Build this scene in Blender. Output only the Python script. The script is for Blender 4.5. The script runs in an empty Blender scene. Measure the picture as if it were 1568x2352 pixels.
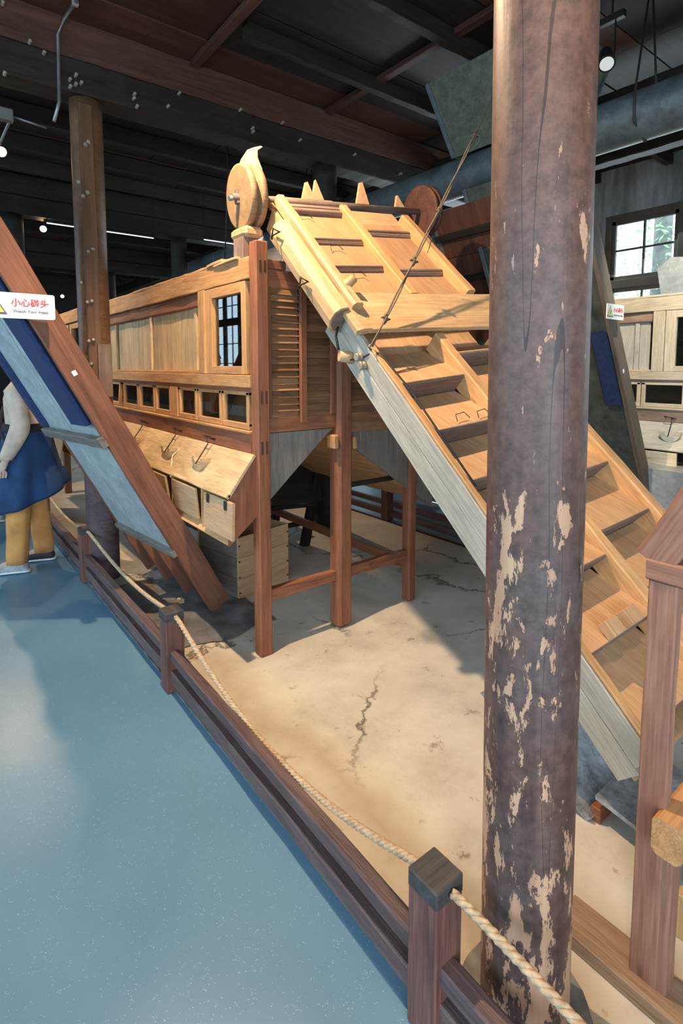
import bpy, math, random
from mathutils import Vector as V3, Matrix, noise
random.seed(7)
S = bpy.context.scene
COL = S.collection
# ------------------------------------------------------------------ camera
cam = bpy.data.cameras.new('camera')
cam.sensor_fit = 'VERTICAL'; cam.sensor_height = 24.0
cam.lens = 24.0 * 1251.0 / 2352.0
cam.shift_y = -(1176.0 - 955.0) / 2352.0
cam.clip_start = 0.05; cam.clip_end = 200
camo = bpy.data.objects.new('camera', cam); COL.objects.link(camo)
camo.matrix_world = Matrix(((0.788596, 0.055804, -0.612374, 0.0),
                            (-0.614911, 0.070943, -0.785399, 0.0),
                            (-0.000385, 0.995918, 0.090260, 1.6),
                            (0, 0, 0, 1)))
S.camera = camo
# ------------------------------------------------------------------ world and light
S.view_settings.view_transform = 'Standard'
S.view_settings.look = 'None'
S.view_settings.exposure = 0.42
S.view_settings.gamma = 1.0
S.view_settings.use_curve_mapping = False
W = bpy.data.worlds.new('sky'); S.world = W; W.use_nodes = True
bg = W.node_tree.nodes['Background']
bg.inputs[0].default_value = (0.70, 0.86, 1.0, 1); bg.inputs[1].default_value = 5.0

def lamp(kind, name, loc, target, power, color, size=0.1, angle=60, blend=0.5):
    l = bpy.data.lights.new(name, kind); l.energy = power; l.color = color
    if kind == 'SPOT':
        l.spot_size = math.radians(angle); l.spot_blend = blend; l.shadow_soft_size = size
    elif kind == 'POINT':
        l.shadow_soft_size = size
    elif kind == 'AREA':
        l.shape = 'RECTANGLE'; l.size, l.size_y = size
    o = bpy.data.objects.new(name, l); COL.objects.link(o)
    o.location = loc
    d = V3(target) - V3(loc)
    o.rotation_euler = d.to_track_quat('-Z', 'Y').to_euler()
    return o
WARM = (1.0, 0.715, 0.45)
lamp('SPOT', 'spot_key', (0.84, 2.35, 3.60), (1.9, 2.1, 0.6), 430, WARM, 0.03, 125, 0.5)
lamp('SPOT', 'spot_aisle', (0.66, 5.50, 3.40), (1.45, 4.3, 1.1), 230, WARM, 0.04, 78, 0.6)
lamp('SPOT', 'spot_far', (0.69, 7.6, 3.40), (1.9, 6.6, 0.9), 150, WARM, 0.04, 110, 0.6)
lamp('SPOT', 'spot_front', (0.45, 0.10, 3.50), (1.7, 0.7, 0.2), 70, WARM, 0.05, 62, 0.8)
lamp('SPOT', 'spot_right', (3.34, 1.72, 3.38), (2.3, 1.6, 1.0), 6, (1.0, 0.80, 0.55), 0.04, 80, 0.6)
lamp('SPOT', 'spot_second_aisle', (3.4, 6.2, 3.40), (2.9, 5.3, 0.0), 130, WARM, 0.04, 62, 0.5)
lamp('SPOT', 'added_spot_cabinet', (3.75, 1.30, 3.40), (4.98, 2.2, 1.7), 190, (1.0, 0.87, 0.68), 0.04, 75, 0.6)  # added unseen spot that warms the face of the right cabinet
# daylight entering the long window wall on the left
lamp('AREA', 'daylight_left', (-3.9, 2.5, 1.9), (0.0, 2.5, 0.6), 270, (0.46, 0.75, 1.0), (9.0, 2.0))
lamp('AREA', 'fill_front', (-1.2, -3.4, 1.6), (0.6, 2.0, 0.8), 80, (0.62, 0.82, 1.0), (3.6, 2.4))  # added cool fill lamp behind the camera, just inside the doorway
lamp('AREA', 'daylight_right', (7.0, 3.2, 2.3), (4.6, 2.6, 0.9), 250, (0.80, 0.93, 1.0), (7.0, 2.2))

# ------------------------------------------------------------------ materials
def new_mat(name):
    m = bpy.data.materials.new(name); m.use_nodes = True
    nt = m.node_tree
    return m, nt, nt.nodes, nt.links, nt.nodes['Principled BSDF']

def N(nodes, typ, **kw):
    n = nodes.new(typ)
    for k, v in kw.items():
        if k.startswith('i_'):
            n.inputs[k[2:].replace('_', ' ')].default_value = v
        else:
            setattr(n, k, v)
    return n

def ramp(nodes, stops):
    r = nodes.new('ShaderNodeValToRGB')
    e = r.color_ramp.elements
    while len(e) < len(stops): e.new(0.5)
    for i, (p, c) in enumerate(stops):
        e[i].position = p
        e[i].color = (c, c, c, 1) if isinstance(c, (int, float)) else (*c, 1)
    return r

def coords(nodes, links, scale=(1, 1, 1), rnd=True):
    tc = nodes.new('ShaderNodeTexCoord'); mp = nodes.new('ShaderNodeMapping')
    mp.inputs['Scale'].default_value = scale
    links.new(tc.outputs['Object'], mp.inputs['Vector'])
    if rnd:
        oi = nodes.new('ShaderNodeObjectInfo')
        mu = N(nodes, 'ShaderNodeMath', operation='MULTIPLY'); mu.inputs[1].default_value = 37.0
        links.new(oi.outputs['Random'], mu.inputs[0])
        links.new(mu.outputs[0], mp.inputs['Location'])
    return mp

def mix(nodes, links, mode, fac, a, b):
    m = nodes.new('ShaderNodeMix'); m.data_type = 'RGBA'; m.blend_type = mode
    for sock, val in ((m.inputs[0], fac), (m.inputs[6], a), (m.inputs[7], b)):
        if hasattr(val, 'default_value') or hasattr(val, 'is_linked'):
            links.new(val, sock)
        else:
            sock.default_value = val if isinstance(val, float) else (*val, 1)
    return m.outputs[2]

def wood(name, dark, light, rough=0.62, gs=1.0, dust=0.0, dustcol=(0.6, 0.52, 0.4), bump=0.25, vary=0.25, knots=0.6, spec=0.3):
    m, nt, nodes, links, b = new_mat(name)
    mp = coords(nodes, links, (1.0 * gs, 11 * gs, 11 * gs))
    n1 = N(nodes, 'ShaderNodeTexNoise'); n1.inputs['Scale'].default_value = 2.2
    n1.inputs['Detail'].default_value = 7; n1.inputs['Roughness'].default_value = 0.62; n1.inputs['Distortion'].default_value = 0.9
    links.new(mp.outputs[0], n1.inputs['Vector'])
    r1 = ramp(nodes, [(0.28, dark), (0.50, tuple((a + c) / 2 for a, c in zip(dark, light))), (0.72, light)])
    links.new(n1.outputs['Fac'], r1.inputs[0])
    # fine pores
    mp2 = coords(nodes, links, (4 * gs, 90 * gs, 90 * gs))
    n2 = N(nodes, 'ShaderNodeTexNoise'); n2.inputs['Scale'].default_value = 2.0; n2.inputs['Detail'].default_value = 3
    links.new(mp2.outputs[0], n2.inputs['Vector'])
    r2 = ramp(nodes, [(0.33, 0.72), (0.6, 1.04)]); links.new(n2.outputs['Fac'], r2.inputs[0])
    c = mix(nodes, links, 'MULTIPLY', 0.8, r1.outputs[0], r2.outputs[0])
    # knots
    mp3 = coords(nodes, links, (2.2, 7, 7))
    vo = N(nodes, 'ShaderNodeTexVoronoi'); vo.inputs['Scale'].default_value = 1.3
    links.new(mp3.outputs[0], vo.inputs['Vector'])
    rk = ramp(nodes, [(0.03, 0.35), (0.10, 1.0)]); links.new(vo.outputs['Distance'], rk.inputs[0])
    c = mix(nodes, links, 'MULTIPLY', knots, c, rk.outputs[0])
    # per piece variation
    oi = nodes.new('ShaderNodeObjectInfo')
    rv = ramp(nodes, [(0.0, 1.0 - vary), (1.0, 1.0 + vary * 0.5)]); links.new(oi.outputs['Random'], rv.inputs[0])
    c = mix(nodes, links, 'MULTIPLY', 1.0, c, rv.outputs[0])
    # dust and stains
    mp4 = coords(nodes, links, (2, 3, 3))
    n4 = N(nodes, 'ShaderNodeTexNoise'); n4.inputs['Scale'].default_value = 1.6; n4.inputs['Detail'].default_value = 8; n4.inputs['Roughness'].default_value = 0.7
    links.new(mp4.outputs[0], n4.inputs['Vector'])
    if dust > 0:
        r4 = ramp(nodes, [(0.38, 0.0), (0.68, dust)]); links.new(n4.outputs['Fac'], r4.inputs[0])
        c = mix(nodes, links, 'MIX', r4.outputs[0], c, dustcol)
    else:
        r4 = ramp(nodes, [(0.32, 0.7), (0.55, 1.0)]); links.new(n4.outputs['Fac'], r4.inputs[0])
        c = mix(nodes, links, 'MULTIPLY', 0.7, c, r4.outputs[0])
    links.new(c, b.inputs['Base Color'])
    b.inputs['Roughness'].default_value = rough
    b.inputs['Specular IOR Level'].default_value = spec
    bp = nodes.new('ShaderNodeBump'); bp.inputs['Strength'].default_value = bump; bp.inputs['Distance'].default_value = 0.004
    links.new(n2.outputs['Fac'], bp.inputs['Height']); links.new(bp.outputs[0], b.inputs['Normal'])
    return m

def plain(name, col, rough=0.6, metal=0.0, spec=0.4, noise_amt=0.25, scale=6.0, bump=0.0, emit=0.0, alpha=None):
    m, nt, nodes, links, b = new_mat(name)
    mp = coords(nodes, links, (1, 1, 1))
    n = N(nodes, 'ShaderNodeTexNoise'); n.inputs['Scale'].default_value = scale; n.inputs['Detail'].default_value = 6
    links.new(mp.outputs[0], n.inputs['Vector'])
    r = ramp(nodes, [(0.3, 1 - noise_amt), (0.7, 1 + noise_amt * 0.4)]); links.new(n.outputs['Fac'], r.inputs[0])
    c = mix(nodes, links, 'MULTIPLY', 1.0, col, r.outputs[0])
    links.new(c, b.inputs['Base Color'])
    b.inputs['Roughness'].default_value = rough; b.inputs['Metallic'].default_value = metal
    b.inputs['Specular IOR Level'].default_value = spec
    if bump:
        bp = nodes.new('ShaderNodeBump'); bp.inputs['Strength'].default_value = bump; bp.inputs['Distance'].default_value = 0.01
        links.new(n.outputs['Fac'], bp.inputs['Height']); links.new(bp.outputs[0], b.inputs['Normal'])
    if emit:
        b.inputs['Emission Color'].default_value = (*col, 1); b.inputs['Emission Strength'].default_value = emit
    return m

def glass(name, tint=(0.9, 0.95, 0.97), ior=1.55):
    m, nt, nodes, links, b = new_mat(name)
    nodes.remove(b)
    out = nodes['Material Output']
    tr = nodes.new('ShaderNodeBsdfTransparent'); tr.inputs[0].default_value = (*tint, 1)
    gl = nodes.new('ShaderNodeBsdfGlossy'); gl.inputs['Roughness'].default_value = 0.015
    fr = nodes.new('ShaderNodeFresnel'); fr.inputs[0].default_value = ior
    ms = nodes.new('ShaderNodeMixShader')
    ge = nodes.new('ShaderNodeNewGeometry')      # a pane reflects on its outer faces only; leaving it costs nothing
    bf = N(nodes, 'ShaderNodeMath', operation='SUBTRACT'); bf.inputs[0].default_value = 1.0; links.new(ge.outputs['Backfacing'], bf.inputs[1])
    fm = N(nodes, 'ShaderNodeMath', operation='MULTIPLY'); links.new(fr.outputs[0], fm.inputs[0]); links.new(bf.outputs[0], fm.inputs[1])
    links.new(fm.outputs[0], ms.inputs[0]); links.new(tr.outputs[0], ms.inputs[1]); links.new(gl.outputs[0], ms.inputs[2])
    links.new(ms.outputs[0], out.inputs[0])
    return m

M = {}
M['orange'] = wood('wood_orange', (0.40, 0.185, 0.070), (0.66, 0.36, 0.155), vary=0.12)
M['panel'] = wood('wood_panel', (0.42, 0.28, 0.15), (0.68, 0.48, 0.26), vary=0.12, knots=0.4)
M['red'] = wood('wood_red', (0.185, 0.064, 0.030), (0.36, 0.140, 0.068), rough=0.55, vary=0.12, gs=0.8)
M['slat'] = wood('wood_slat', (0.20, 0.088, 0.038), (0.36, 0.175, 0.082), vary=0.35)
M['greyed'] = wood('wood_greyed', (0.145, 0.120, 0.097), (0.25, 0.215, 0.178), vary=0.12)
M['cream'] = wood('wood_cream', (0.46, 0.255, 0.120), (0.61, 0.37, 0.195), vary=0.10, dust=0.35, dustcol=(0.60, 0.40, 0.25), knots=0.5)
M['pale'] = wood('wood_pale', (0.48, 0.285, 0.130), (0.67, 0.44, 0.235), vary=0.08, knots=0.7, gs=0.7)
M['whitewashed'] = wood('wood_grey_white', (0.42, 0.365, 0.285), (0.50, 0.440, 0.345), vary=0.08, knots=0.5)
M['tray'] = wood('wood_tray', (0.36, 0.185, 0.085), (0.50, 0.285, 0.145), vary=0.12, dust=0.5, dustcol=(0.44, 0.28, 0.17), knots=0.4)
M['rail'] = wood('wood_rail', (0.50, 0.25, 0.10), (0.74, 0.43, 0.19), vary=0.12)
M['fence'] = wood('wood_fence', (0.080, 0.032, 0.026), (0.25, 0.108, 0.082), rough=0.5, vary=0.2, gs=0.9, bump=0.5)
M['fencerail'] = wood('wood_fence_rail', (0.085, 0.052, 0.050), (0.185, 0.118, 0.110), rough=0.5, vary=0.15, bump=0.5)
M['black'] = wood('wood_blackened', (0.013, 0.010, 0.007), (0.038, 0.029, 0.020), rough=0.6, vary=0.4)
M['blackred'] = wood('wood_dark_red', (0.050, 0.022, 0.014), (0.120, 0.050, 0.031), rough=0.6, vary=0.35, gs=0.4)
M['chuteboard'] = wood('wood_chute_brown', (0.125, 0.048, 0.026), (0.25, 0.105, 0.060), rough=0.6, vary=0.08, gs=0.6)
M['dirtywood'] = wood('wood_dirty', (0.13, 0.075, 0.055), (0.27, 0.18, 0.135), vary=0.25, dust=0.3, dustcol=(0.35, 0.30, 0.26))
M['machine2'] = wood('wood_daylit', (0.62, 0.50, 0.34), (0.80, 0.68, 0.50), vary=0.08)  # these three: paler copies of the first cabinet's woods, daylight painted in
M['m2red'] = wood('wood_daylit_red', (0.30, 0.19, 0.14), (0.44, 0.31, 0.23), vary=0.1)
M['m2panel'] = wood('wood_daylit_panel', (0.50, 0.46, 0.38), (0.70, 0.66, 0.56), vary=0.1)
M['stand'] = wood('wood_stand', (0.24, 0.105, 0.066), (0.44, 0.22, 0.145), rough=0.5, vary=0.12, gs=0.8)
M['standlow'] = wood('wood_stand_orange', (0.42, 0.20, 0.08), (0.62, 0.33, 0.15), vary=0.1)
M['post'] = wood('wood_pillar_brown', (0.12, 0.058, 0.026), (0.22, 0.110, 0.052), rough=0.42, gs=0.35, vary=0.1, spec=0.5)
M['pulleywood'] = wood('wood_pulley', (0.28, 0.17, 0.085), (0.43, 0.28, 0.145), vary=0.1, gs=0.8)
M['chutegrey'] = wood('wood_chute_grey', (0.090, 0.070, 0.052), (0.17, 0.135, 0.100), vary=0.1)
M['paintedlog'] = wood('wood_painted_log', (0.050, 0.026, 0.030), (0.120, 0.066, 0.070), vary=0.0, dust=0.25, dustcol=(0.22, 0.17, 0.16))
M['sill'] = wood('wood_sill', (0.24, 0.145, 0.085), (0.38, 0.25, 0.155), vary=0.1)
M['capwood'] = wood('wood_cap', (0.040, 0.036, 0.034), (0.095, 0.085, 0.078), vary=0.1)
M['winframe'] = plain('window_frame_paint', (0.11, 0.095, 0.075), 0.7)
M['metal'] = plain('dark_iron', (0.05, 0.045, 0.04), 0.5, 0.6)
M['steel'] = plain('grey_conduit', (0.30, 0.29, 0.27), 0.4, 0.7)
M['porcelain'] = plain('porcelain', (0.30, 0.26, 0.20), 0.25, 0, 0.6)
M['blueglass'] = glass('window_glass')
M['oldglass'] = glass('old_float_glass', (0.75, 0.80, 0.80), 1.9)
M['navy'] = plain('navy_padding', (0.013, 0.028, 0.085), 0.85, noise_amt=0.3, scale=30, bump=0.1)
M['signwhite'] = plain('sign_white', (0.72, 0.74, 0.74), 0.35, noise_amt=0.03)
M['signred'] = plain('sign_red', (0.62, 0.05, 0.045), 0.4, noise_amt=0.02)
M['signgrey'] = plain('sign_dark_print', (0.10, 0.10, 0.10), 0.4, noise_amt=0.02)
M['signyellow'] = plain('sign_yellow', (0.62, 0.66, 0.12), 0.4, noise_amt=0.02)
M['rope'] = plain('hemp_rope', (0.50, 0.355, 0.215), 0.9, noise_amt=0.35, scale=60, bump=0.4)
M['cord'] = plain('thin_cord', (0.16, 0.12, 0.085), 0.9)
M['whitecord'] = plain('pale_cord', (0.7, 0.6, 0.42), 0.9)
M['duct'] = plain('grey_duct_fabric', (0.23, 0.22, 0.24), 0.5, 0.2, noise_amt=0.3)
M['black_plastic'] = plain('black_lamp_body', (0.012, 0.012, 0.012), 0.4)
M['lens'] = plain('lamp_lens', (0.75, 0.72, 0.66), 0.3, noise_amt=0.0, emit=0.25)
M['hotlens'] = plain('lamp_glow', (1.0, 0.72, 0.38), 0.3, noise_amt=0.0, emit=22)
M['tube'] = plain('tube_light_glow', (0.9, 0.93, 1.0), 0.3, noise_amt=0.0, emit=0.9)
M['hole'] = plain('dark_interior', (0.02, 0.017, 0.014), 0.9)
M['leaf'] = plain('foliage_green', (0.34, 0.62, 0.22), 0.7, noise_amt=0.5, scale=3)
M['trunk'] = plain('tree_bark', (0.20, 0.19, 0.17), 0.9, noise_amt=0.4, scale=8)
M['redpaint'] = plain('red_paint', (0.55, 0.10, 0.10), 0.6)
M['ground'] = plain('outside_ground', (0.45, 0.45, 0.42), 0.9)
M['ash'] = plain('ash_sheet', (0.17, 0.165, 0.165), 0.55, noise_amt=0.6, scale=7, bump=0.3)
M['stone'] = plain('stone_plinth', (0.19, 0.18, 0.165), 0.9, noise_amt=0.6, scale=12, bump=0.5)

def sheet_mat(name, a, b2, rough=0.42, metal=0.55, sc=9):
    m, nt, nodes, links, b = new_mat(name)
    mp = coords(nodes, links, (1, 1, 1), rnd=False)
    n = N(nodes, 'ShaderNodeTexNoise'); n.inputs['Scale'].default_value = sc; n.inputs['Detail'].default_value = 9; n.inputs['Roughness'].default_value = 0.75
    links.new(mp.outputs[0], n.inputs['Vector'])
    r = ramp(nodes, [(0.34, a), (0.62, b2)]); links.new(n.outputs['Fac'], r.inputs[0])
    v = N(nodes, 'ShaderNodeTexVoronoi'); v.inputs['Scale'].default_value = sc * 7
    links.new(mp.outputs[0], v.inputs['Vector'])
    rv = ramp(nodes, [(0.0, 0.86), (1.0, 1.1)]); links.new(v.outputs['Color'], rv.inputs[0])
    c = mix(nodes, links, 'MULTIPLY', 1.0, r.outputs[0], rv.outputs[0])
    links.new(c, b.inputs['Base Color'])
    rr = ramp(nodes, [(0.3, rough - 0.1), (0.7, rough + 0.2)]); links.new(n.outputs['Fac'], rr.inputs[0])
    links.new(rr.outputs[0], b.inputs['Roughness'])
    b.inputs['Metallic'].default_value = metal
    return m
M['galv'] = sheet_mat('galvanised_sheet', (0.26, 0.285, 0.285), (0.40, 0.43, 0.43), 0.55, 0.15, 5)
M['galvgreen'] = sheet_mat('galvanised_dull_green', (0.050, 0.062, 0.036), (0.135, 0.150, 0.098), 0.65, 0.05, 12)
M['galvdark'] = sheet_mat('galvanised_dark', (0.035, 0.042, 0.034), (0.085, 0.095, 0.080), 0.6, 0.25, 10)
M['pipe'] = sheet_mat('galvanised_pipe', (0.055, 0.075, 0.078), (0.14, 0.165, 0.168), 0.5, 0.3, 6)
M['spangle'] = sheet_mat('speckled_sheet', (0.15, 0.155, 0.155), (0.42, 0.44, 0.46), 0.4, 0.4, 18)

def terrazzo():
    m, nt, nodes, links, b = new_mat('blue_terrazzo')
    mp = coords(nodes, links, (1, 1, 1), rnd=False)
    n = N(nodes, 'ShaderNodeTexNoise'); n.inputs['Scale'].default_value = 0.9; n.inputs['Detail'].default_value = 5
    links.new(mp.outputs[0], n.inputs['Vector'])
    r = ramp(nodes, [(0.3, (0.090, 0.190, 0.270)), (0.7, (0.130, 0.255, 0.345))]); links.new(n.outputs['Fac'], r.inputs[0])
    v = N(nodes, 'ShaderNodeTexVoronoi'); v.inputs['Scale'].default_value = 170
    links.new(mp.outputs[0], v.inputs['Vector'])
    n2 = N(nodes, 'ShaderNodeTexNoise'); n2.inputs['Scale'].default_value = 60; n2.inputs['Detail'].default_value = 2
    links.new(mp.outputs[0], n2.inputs['Vector'])
    rv = ramp(nodes, [(0.10, 1.0), (0.24, 0.0)]); links.new(v.outputs['Distance'], rv.inputs[0])
    r2 = ramp(nodes, [(0.52, 0.0), (0.62, 0.8)]); links.new(n2.outputs['Fac'], r2.inputs[0])
    mu = N(nodes, 'ShaderNodeMath', operation='MULTIPLY'); links.new(rv.outputs[0], mu.inputs[0]); links.new(r2.outputs[0], mu.inputs[1])
    c = mix(nodes, links, 'MIX', mu.outputs[0], r.outputs[0], (0.55, 0.70, 0.76))
    links.new(c, b.inputs['Base Color'])
    rr = ramp(nodes, [(0.3, 0.26), (0.7, 0.42)]); links.new(n.outputs['Fac'], rr.inputs[0]); links.new(rr.outputs[0], b.inputs['Roughness'])
    b.inputs['Specular IOR Level'].default_value = 0.55
    return m

def concrete():
    m, nt, nodes, links, b = new_mat('old_lime_concrete')
    mp = coords(nodes, links, (1, 1, 1), rnd=False)
    def noi(sc, det, ro=0.6):
        n = N(nodes, 'ShaderNodeTexNoise'); n.inputs['Scale'].default_value = sc; n.inputs['Detail'].default_value = det; n.inputs['Roughness'].default_value = ro
        links.new(mp.outputs[0], n.inputs['Vector']); return n
    n = noi(1.3, 8, 0.65)
    r = ramp(nodes, [(0.30, (0.44, 0.395, 0.32)), (0.5, (0.57, 0.52, 0.43)), (0.72, (0.66, 0.61, 0.52))]); links.new(n.outputs['Fac'], r.inputs[0])
    c = r.outputs[0]
        # long brown dirt bands swept along the fence
    sx = nodes.new('ShaderNodeSeparateXYZ'); tcs = nodes.new('ShaderNodeTexCoord'); links.new(tcs.outputs['Object'], sx.inputs[0])
    nb_ = noi(2.2, 5); sm = N(nodes, 'ShaderNodeMath', operation='MULTIPLY_ADD'); sm.inputs[1].default_value = 0.55; links.new(nb_.outputs['Fac'], sm.inputs[0]); links.new(sx.outputs[0], sm.inputs[2])
    rb_ = ramp(nodes, [(0.0, 0.0), (1.18 / 3, 0.85), (1.32 / 3, 0.15), (1.45 / 3, 0.55), (1.60 / 3, 0.0)])
    dv = N(nodes, 'ShaderNodeMath', operation='DIVIDE'); dv.inputs[1].default_value = 3.0; links.new(sm.outputs[0], dv.inputs[0]); links.new(dv.outputs[0], rb_.inputs[0])
    c = mix(nodes, links, 'MIX', rb_.outputs[0], c, (0.36, 0.25, 0.14))
    # dirty grey stains
    n2 = noi(2.4, 9, 0.7); r2 = ramp(nodes, [(0.50, 0.0), (0.72, 0.55)]); links.new(n2.outputs['Fac'], r2.inputs[0])
    c = mix(nodes, links, 'MIX', r2.outputs[0], c, (0.30, 0.25, 0.19))
    # broken dark patches
    n3 = noi(7.0, 10, 0.72); r3 = ramp(nodes, [(0.60, 0.0), (0.67, 0.75)]); links.new(n3.outputs['Fac'], r3.inputs[0])
    c = mix(nodes, links, 'MIX', r3.outputs[0], c, (0.20, 0.15, 0.10))
    # cracks
    nd = noi(3.0, 6, 0.7)
    ad = N(nodes, 'ShaderNodeMix', data_type='RGBA'); ad.blend_type = 'LINEAR_LIGHT'; ad.inputs[0].default_value = 0.16
    links.new(mp.outputs[0], ad.inputs[6]); links.new(nd.outputs['Color'], ad.inputs[7])
    vo = N(nodes, 'ShaderNodeTexVoronoi', feature='DISTANCE_TO_EDGE'); vo.inputs['Scale'].default_value = 0.85
    links.new(ad.outputs[2], vo.inputs['Vector'])
    rc = ramp(nodes, [(0.0, 1.0), (0.012, 0.0)]); links.new(vo.outputs['Distance'], rc.inputs[0])
    nm = noi(1.1, 2); rm = ramp(nodes, [(0.43, 0.0), (0.50, 0.9)]); links.new(nm.outputs['Fac'], rm.inputs[0])
    mu = N(nodes, 'ShaderNodeMath', operation='MULTIPLY'); links.new(rc.outputs[0], mu.inputs[0]); links.new(rm.outputs[0], mu.inputs[1])
    c = mix(nodes, links, 'MIX', mu.outputs[0], c, (0.07, 0.05, 0.035))
    links.new(c, b.inputs['Base Color'])
    b.inputs['Roughness'].default_value = 0.8; b.inputs['Specular IOR Level'].default_value = 0.2
    bp = nodes.new('ShaderNodeBump'); bp.inputs['Strength'].default_value = 0.35; bp.inputs['Distance'].default_value = 0.02
    links.new(n2.outputs['Fac'], bp.inputs['Height']); links.new(bp.outputs[0], b.inputs['Normal'])
    return m

def bark_log(name, zlow=True):
    """old painted log whose paint peels off, most of all near the foot"""
    m, nt, nodes, links, b = new_mat(name)
    mp = coords(nodes, links, (1, 1, 1), rnd=False)
    mg = coords(nodes, links, (9, 9, 0.7), rnd=False)
    def noi(src, sc, det, ro=0.6, dist=0.0):
        n = N(nodes, 'ShaderNodeTexNoise'); n.inputs['Scale'].default_value = sc; n.inputs['Detail'].default_value = det
        n.inputs['Roughness'].default_value = ro; n.inputs['Distortion'].default_value = dist
        links.new(src.outputs[0], n.inputs['Vector']); return n
    g = noi(mg, 1.6, 7, 0.6, 0.3)
    r = ramp(nodes, [(0.30, (0.052, 0.025, 0.020)), (0.50, (0.100, 0.049, 0.037)), (0.70, (0.160, 0.084, 0.060))]); links.new(g.outputs['Fac'], r.inputs[0])
    c = r.outputs[0]
    n2 = noi(mp, 2.1, 7, 0.65); r2 = ramp(nodes, [(0.42, 0.0), (0.62, 0.75)]); links.new(n2.outputs['Fac'], r2.inputs[0])
    c = mix(nodes, links, 'MIX', r2.outputs[0], c, (0.098, 0.072, 0.066))
    # brown upper half
    sp = nodes.new('ShaderNodeSeparateXYZ'); tc = nodes.new('ShaderNodeTexCoord'); links.new(tc.outputs['Object'], sp.inputs[0])
    mr = N(nodes, 'ShaderNodeMapRange'); mr.inputs[1].default_value = 1.2; mr.inputs[2].default_value = 2.3; mr.inputs[3].default_value = 0.0; mr.inputs[4].default_value = 0.8
    links.new(sp.outputs[2], mr.inputs[0])
    c = mix(nodes, links, 'MIX', mr.outputs[0], c, (0.165, 0.076, 0.050))
    # mottle, scuffs and a long drying crack
    fm = noi(mp, 34, 6, 0.7); rfm = ramp(nodes, [(0.36, 0.55), (0.60, 1.25)]); links.new(fm.outputs['Fac'], rfm.inputs[0])
    c = mix(nodes, links, 'MULTIPLY', 0.8, c, rfm.outputs[0])
    msf = coords(nodes, links, (3, 3, 0.9), rnd=False)
    fl_ = noi(msf, 16, 4, 0.6); rfl = ramp(nodes, [(0.685, 0.0), (0.70, 0.85)]); links.new(fl_.outputs['Fac'], rfl.inputs[0])
    c = mix(nodes, links, 'MIX', rfl.outputs[0], c, (0.36, 0.26, 0.19))
    mcr = coords(nodes, links, (7, 7, 0.35), rnd=False)
    cr = noi(mcr, 1.4, 2, 0.5); cm = N(nodes, 'ShaderNodeMath', operation='COMPARE'); cm.inputs[1].default_value = 0.52; cm.inputs[2].default_value = 0.0035
    links.new(cr.outputs['Fac'], cm.inputs[0])
    cf = N(nodes, 'ShaderNodeMath', operation='MULTIPLY'); cf.inputs[1].default_value = 0.75; links.new(cm.outputs[0], cf.inputs[0])
    c = mix(nodes, links, 'MIX', cf.outputs[0], c, (0.02, 0.012, 0.01))
    # peeled patches
    ms = coords(nodes, links, (1.5, 1.5, 0.55), rnd=False)
    p = noi(ms, 15.0, 9, 0.70, 0.25)
    big = noi(ms, 3.2, 4, 0.55)
    th = N(nodes, 'ShaderNodeMapRange'); th.inputs[1].default_value = 0.15; th.inputs[2].default_value = 2.7; th.inputs[3].default_value = 0.500; th.inputs[4].default_value = 0.715
    links.new(sp.outputs[2], th.inputs[0])
    # patch value minus threshold
    ma = N(nodes, 'ShaderNodeMath', operation='MULTIPLY_ADD'); ma.inputs[1].default_value = 0.35
    links.new(big.outputs['Fac'], ma.inputs[0]); links.new(p.outputs['Fac'], ma.inputs[2])
    su = N(nodes, 'ShaderNodeMath', operation='SUBTRACT'); links.new(ma.outputs[0], su.inputs[0]); links.new(th.outputs[0], su.inputs[1])
    rp = ramp(nodes, [(0.172, 0.0), (0.182, 1.0)]); links.new(su.outputs[0], rp.inputs[0])
    rg = ramp(nodes, [(0.3, (0.32, 0.165, 0.10)), (0.7, (0.62, 0.36, 0.21))]); links.new(g.outputs['Fac'], rg.inputs[0])
    c = mix(nodes, links, 'MIX', rp.outputs[0], c, rg.outputs[0])
    links.new(c, b.inputs['Base Color'])
    b.inputs['Roughness'].default_value = 0.50; b.inputs['Specular IOR Level'].default_value = 0.45
    inv = N(nodes, 'ShaderNodeMath', operation='MULTIPLY_ADD'); inv.inputs[1].default_value = -1.2; links.new(rp.outputs[0], inv.inputs[0]); links.new(g.outputs['Fac'], inv.inputs[2])
    bp = nodes.new('ShaderNodeBump'); bp.inputs['Strength'].default_value = 0.5; bp.inputs['Distance'].default_value = 0.006
    links.new(inv.outputs[0], bp.inputs['Height']); links.new(bp.outputs[0], b.inputs['Normal'])
    return m

def plaster():
    m, nt, nodes, links, b = new_mat('stained_plaster')
    mp = coords(nodes, links, (1, 1, 0.18), rnd=False)
    n = N(nodes, 'ShaderNodeTexNoise'); n.inputs['Scale'].default_value = 4.0; n.inputs['Detail'].default_value = 9; n.inputs['Roughness'].default_value = 0.7
    links.new(mp.outputs[0], n.inputs['Vector'])
    r = ramp(nodes, [(0.32, (0.10, 0.105, 0.10)), (0.5, (0.24, 0.25, 0.25)), (0.70, (0.45, 0.47, 0.47))]); links.new(n.outputs['Fac'], r.inputs[0])
    links.new(r.outputs[0], b.inputs['Base Color']); b.inputs['Roughness'].default_value = 0.9
    return m
M['terrazzo'] = terrazzo(); M['concrete'] = concrete(); M['log'] = bark_log('peeling_log'); M['plaster'] = plaster()
M['skin'] = plain('skin', (0.55, 0.36, 0.27), 0.6, noise_amt=0.08)
M['beige'] = plain('beige_cloth', (0.56, 0.42, 0.32), 0.9, noise_amt=0.25, scale=12, bump=0.3)
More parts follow.
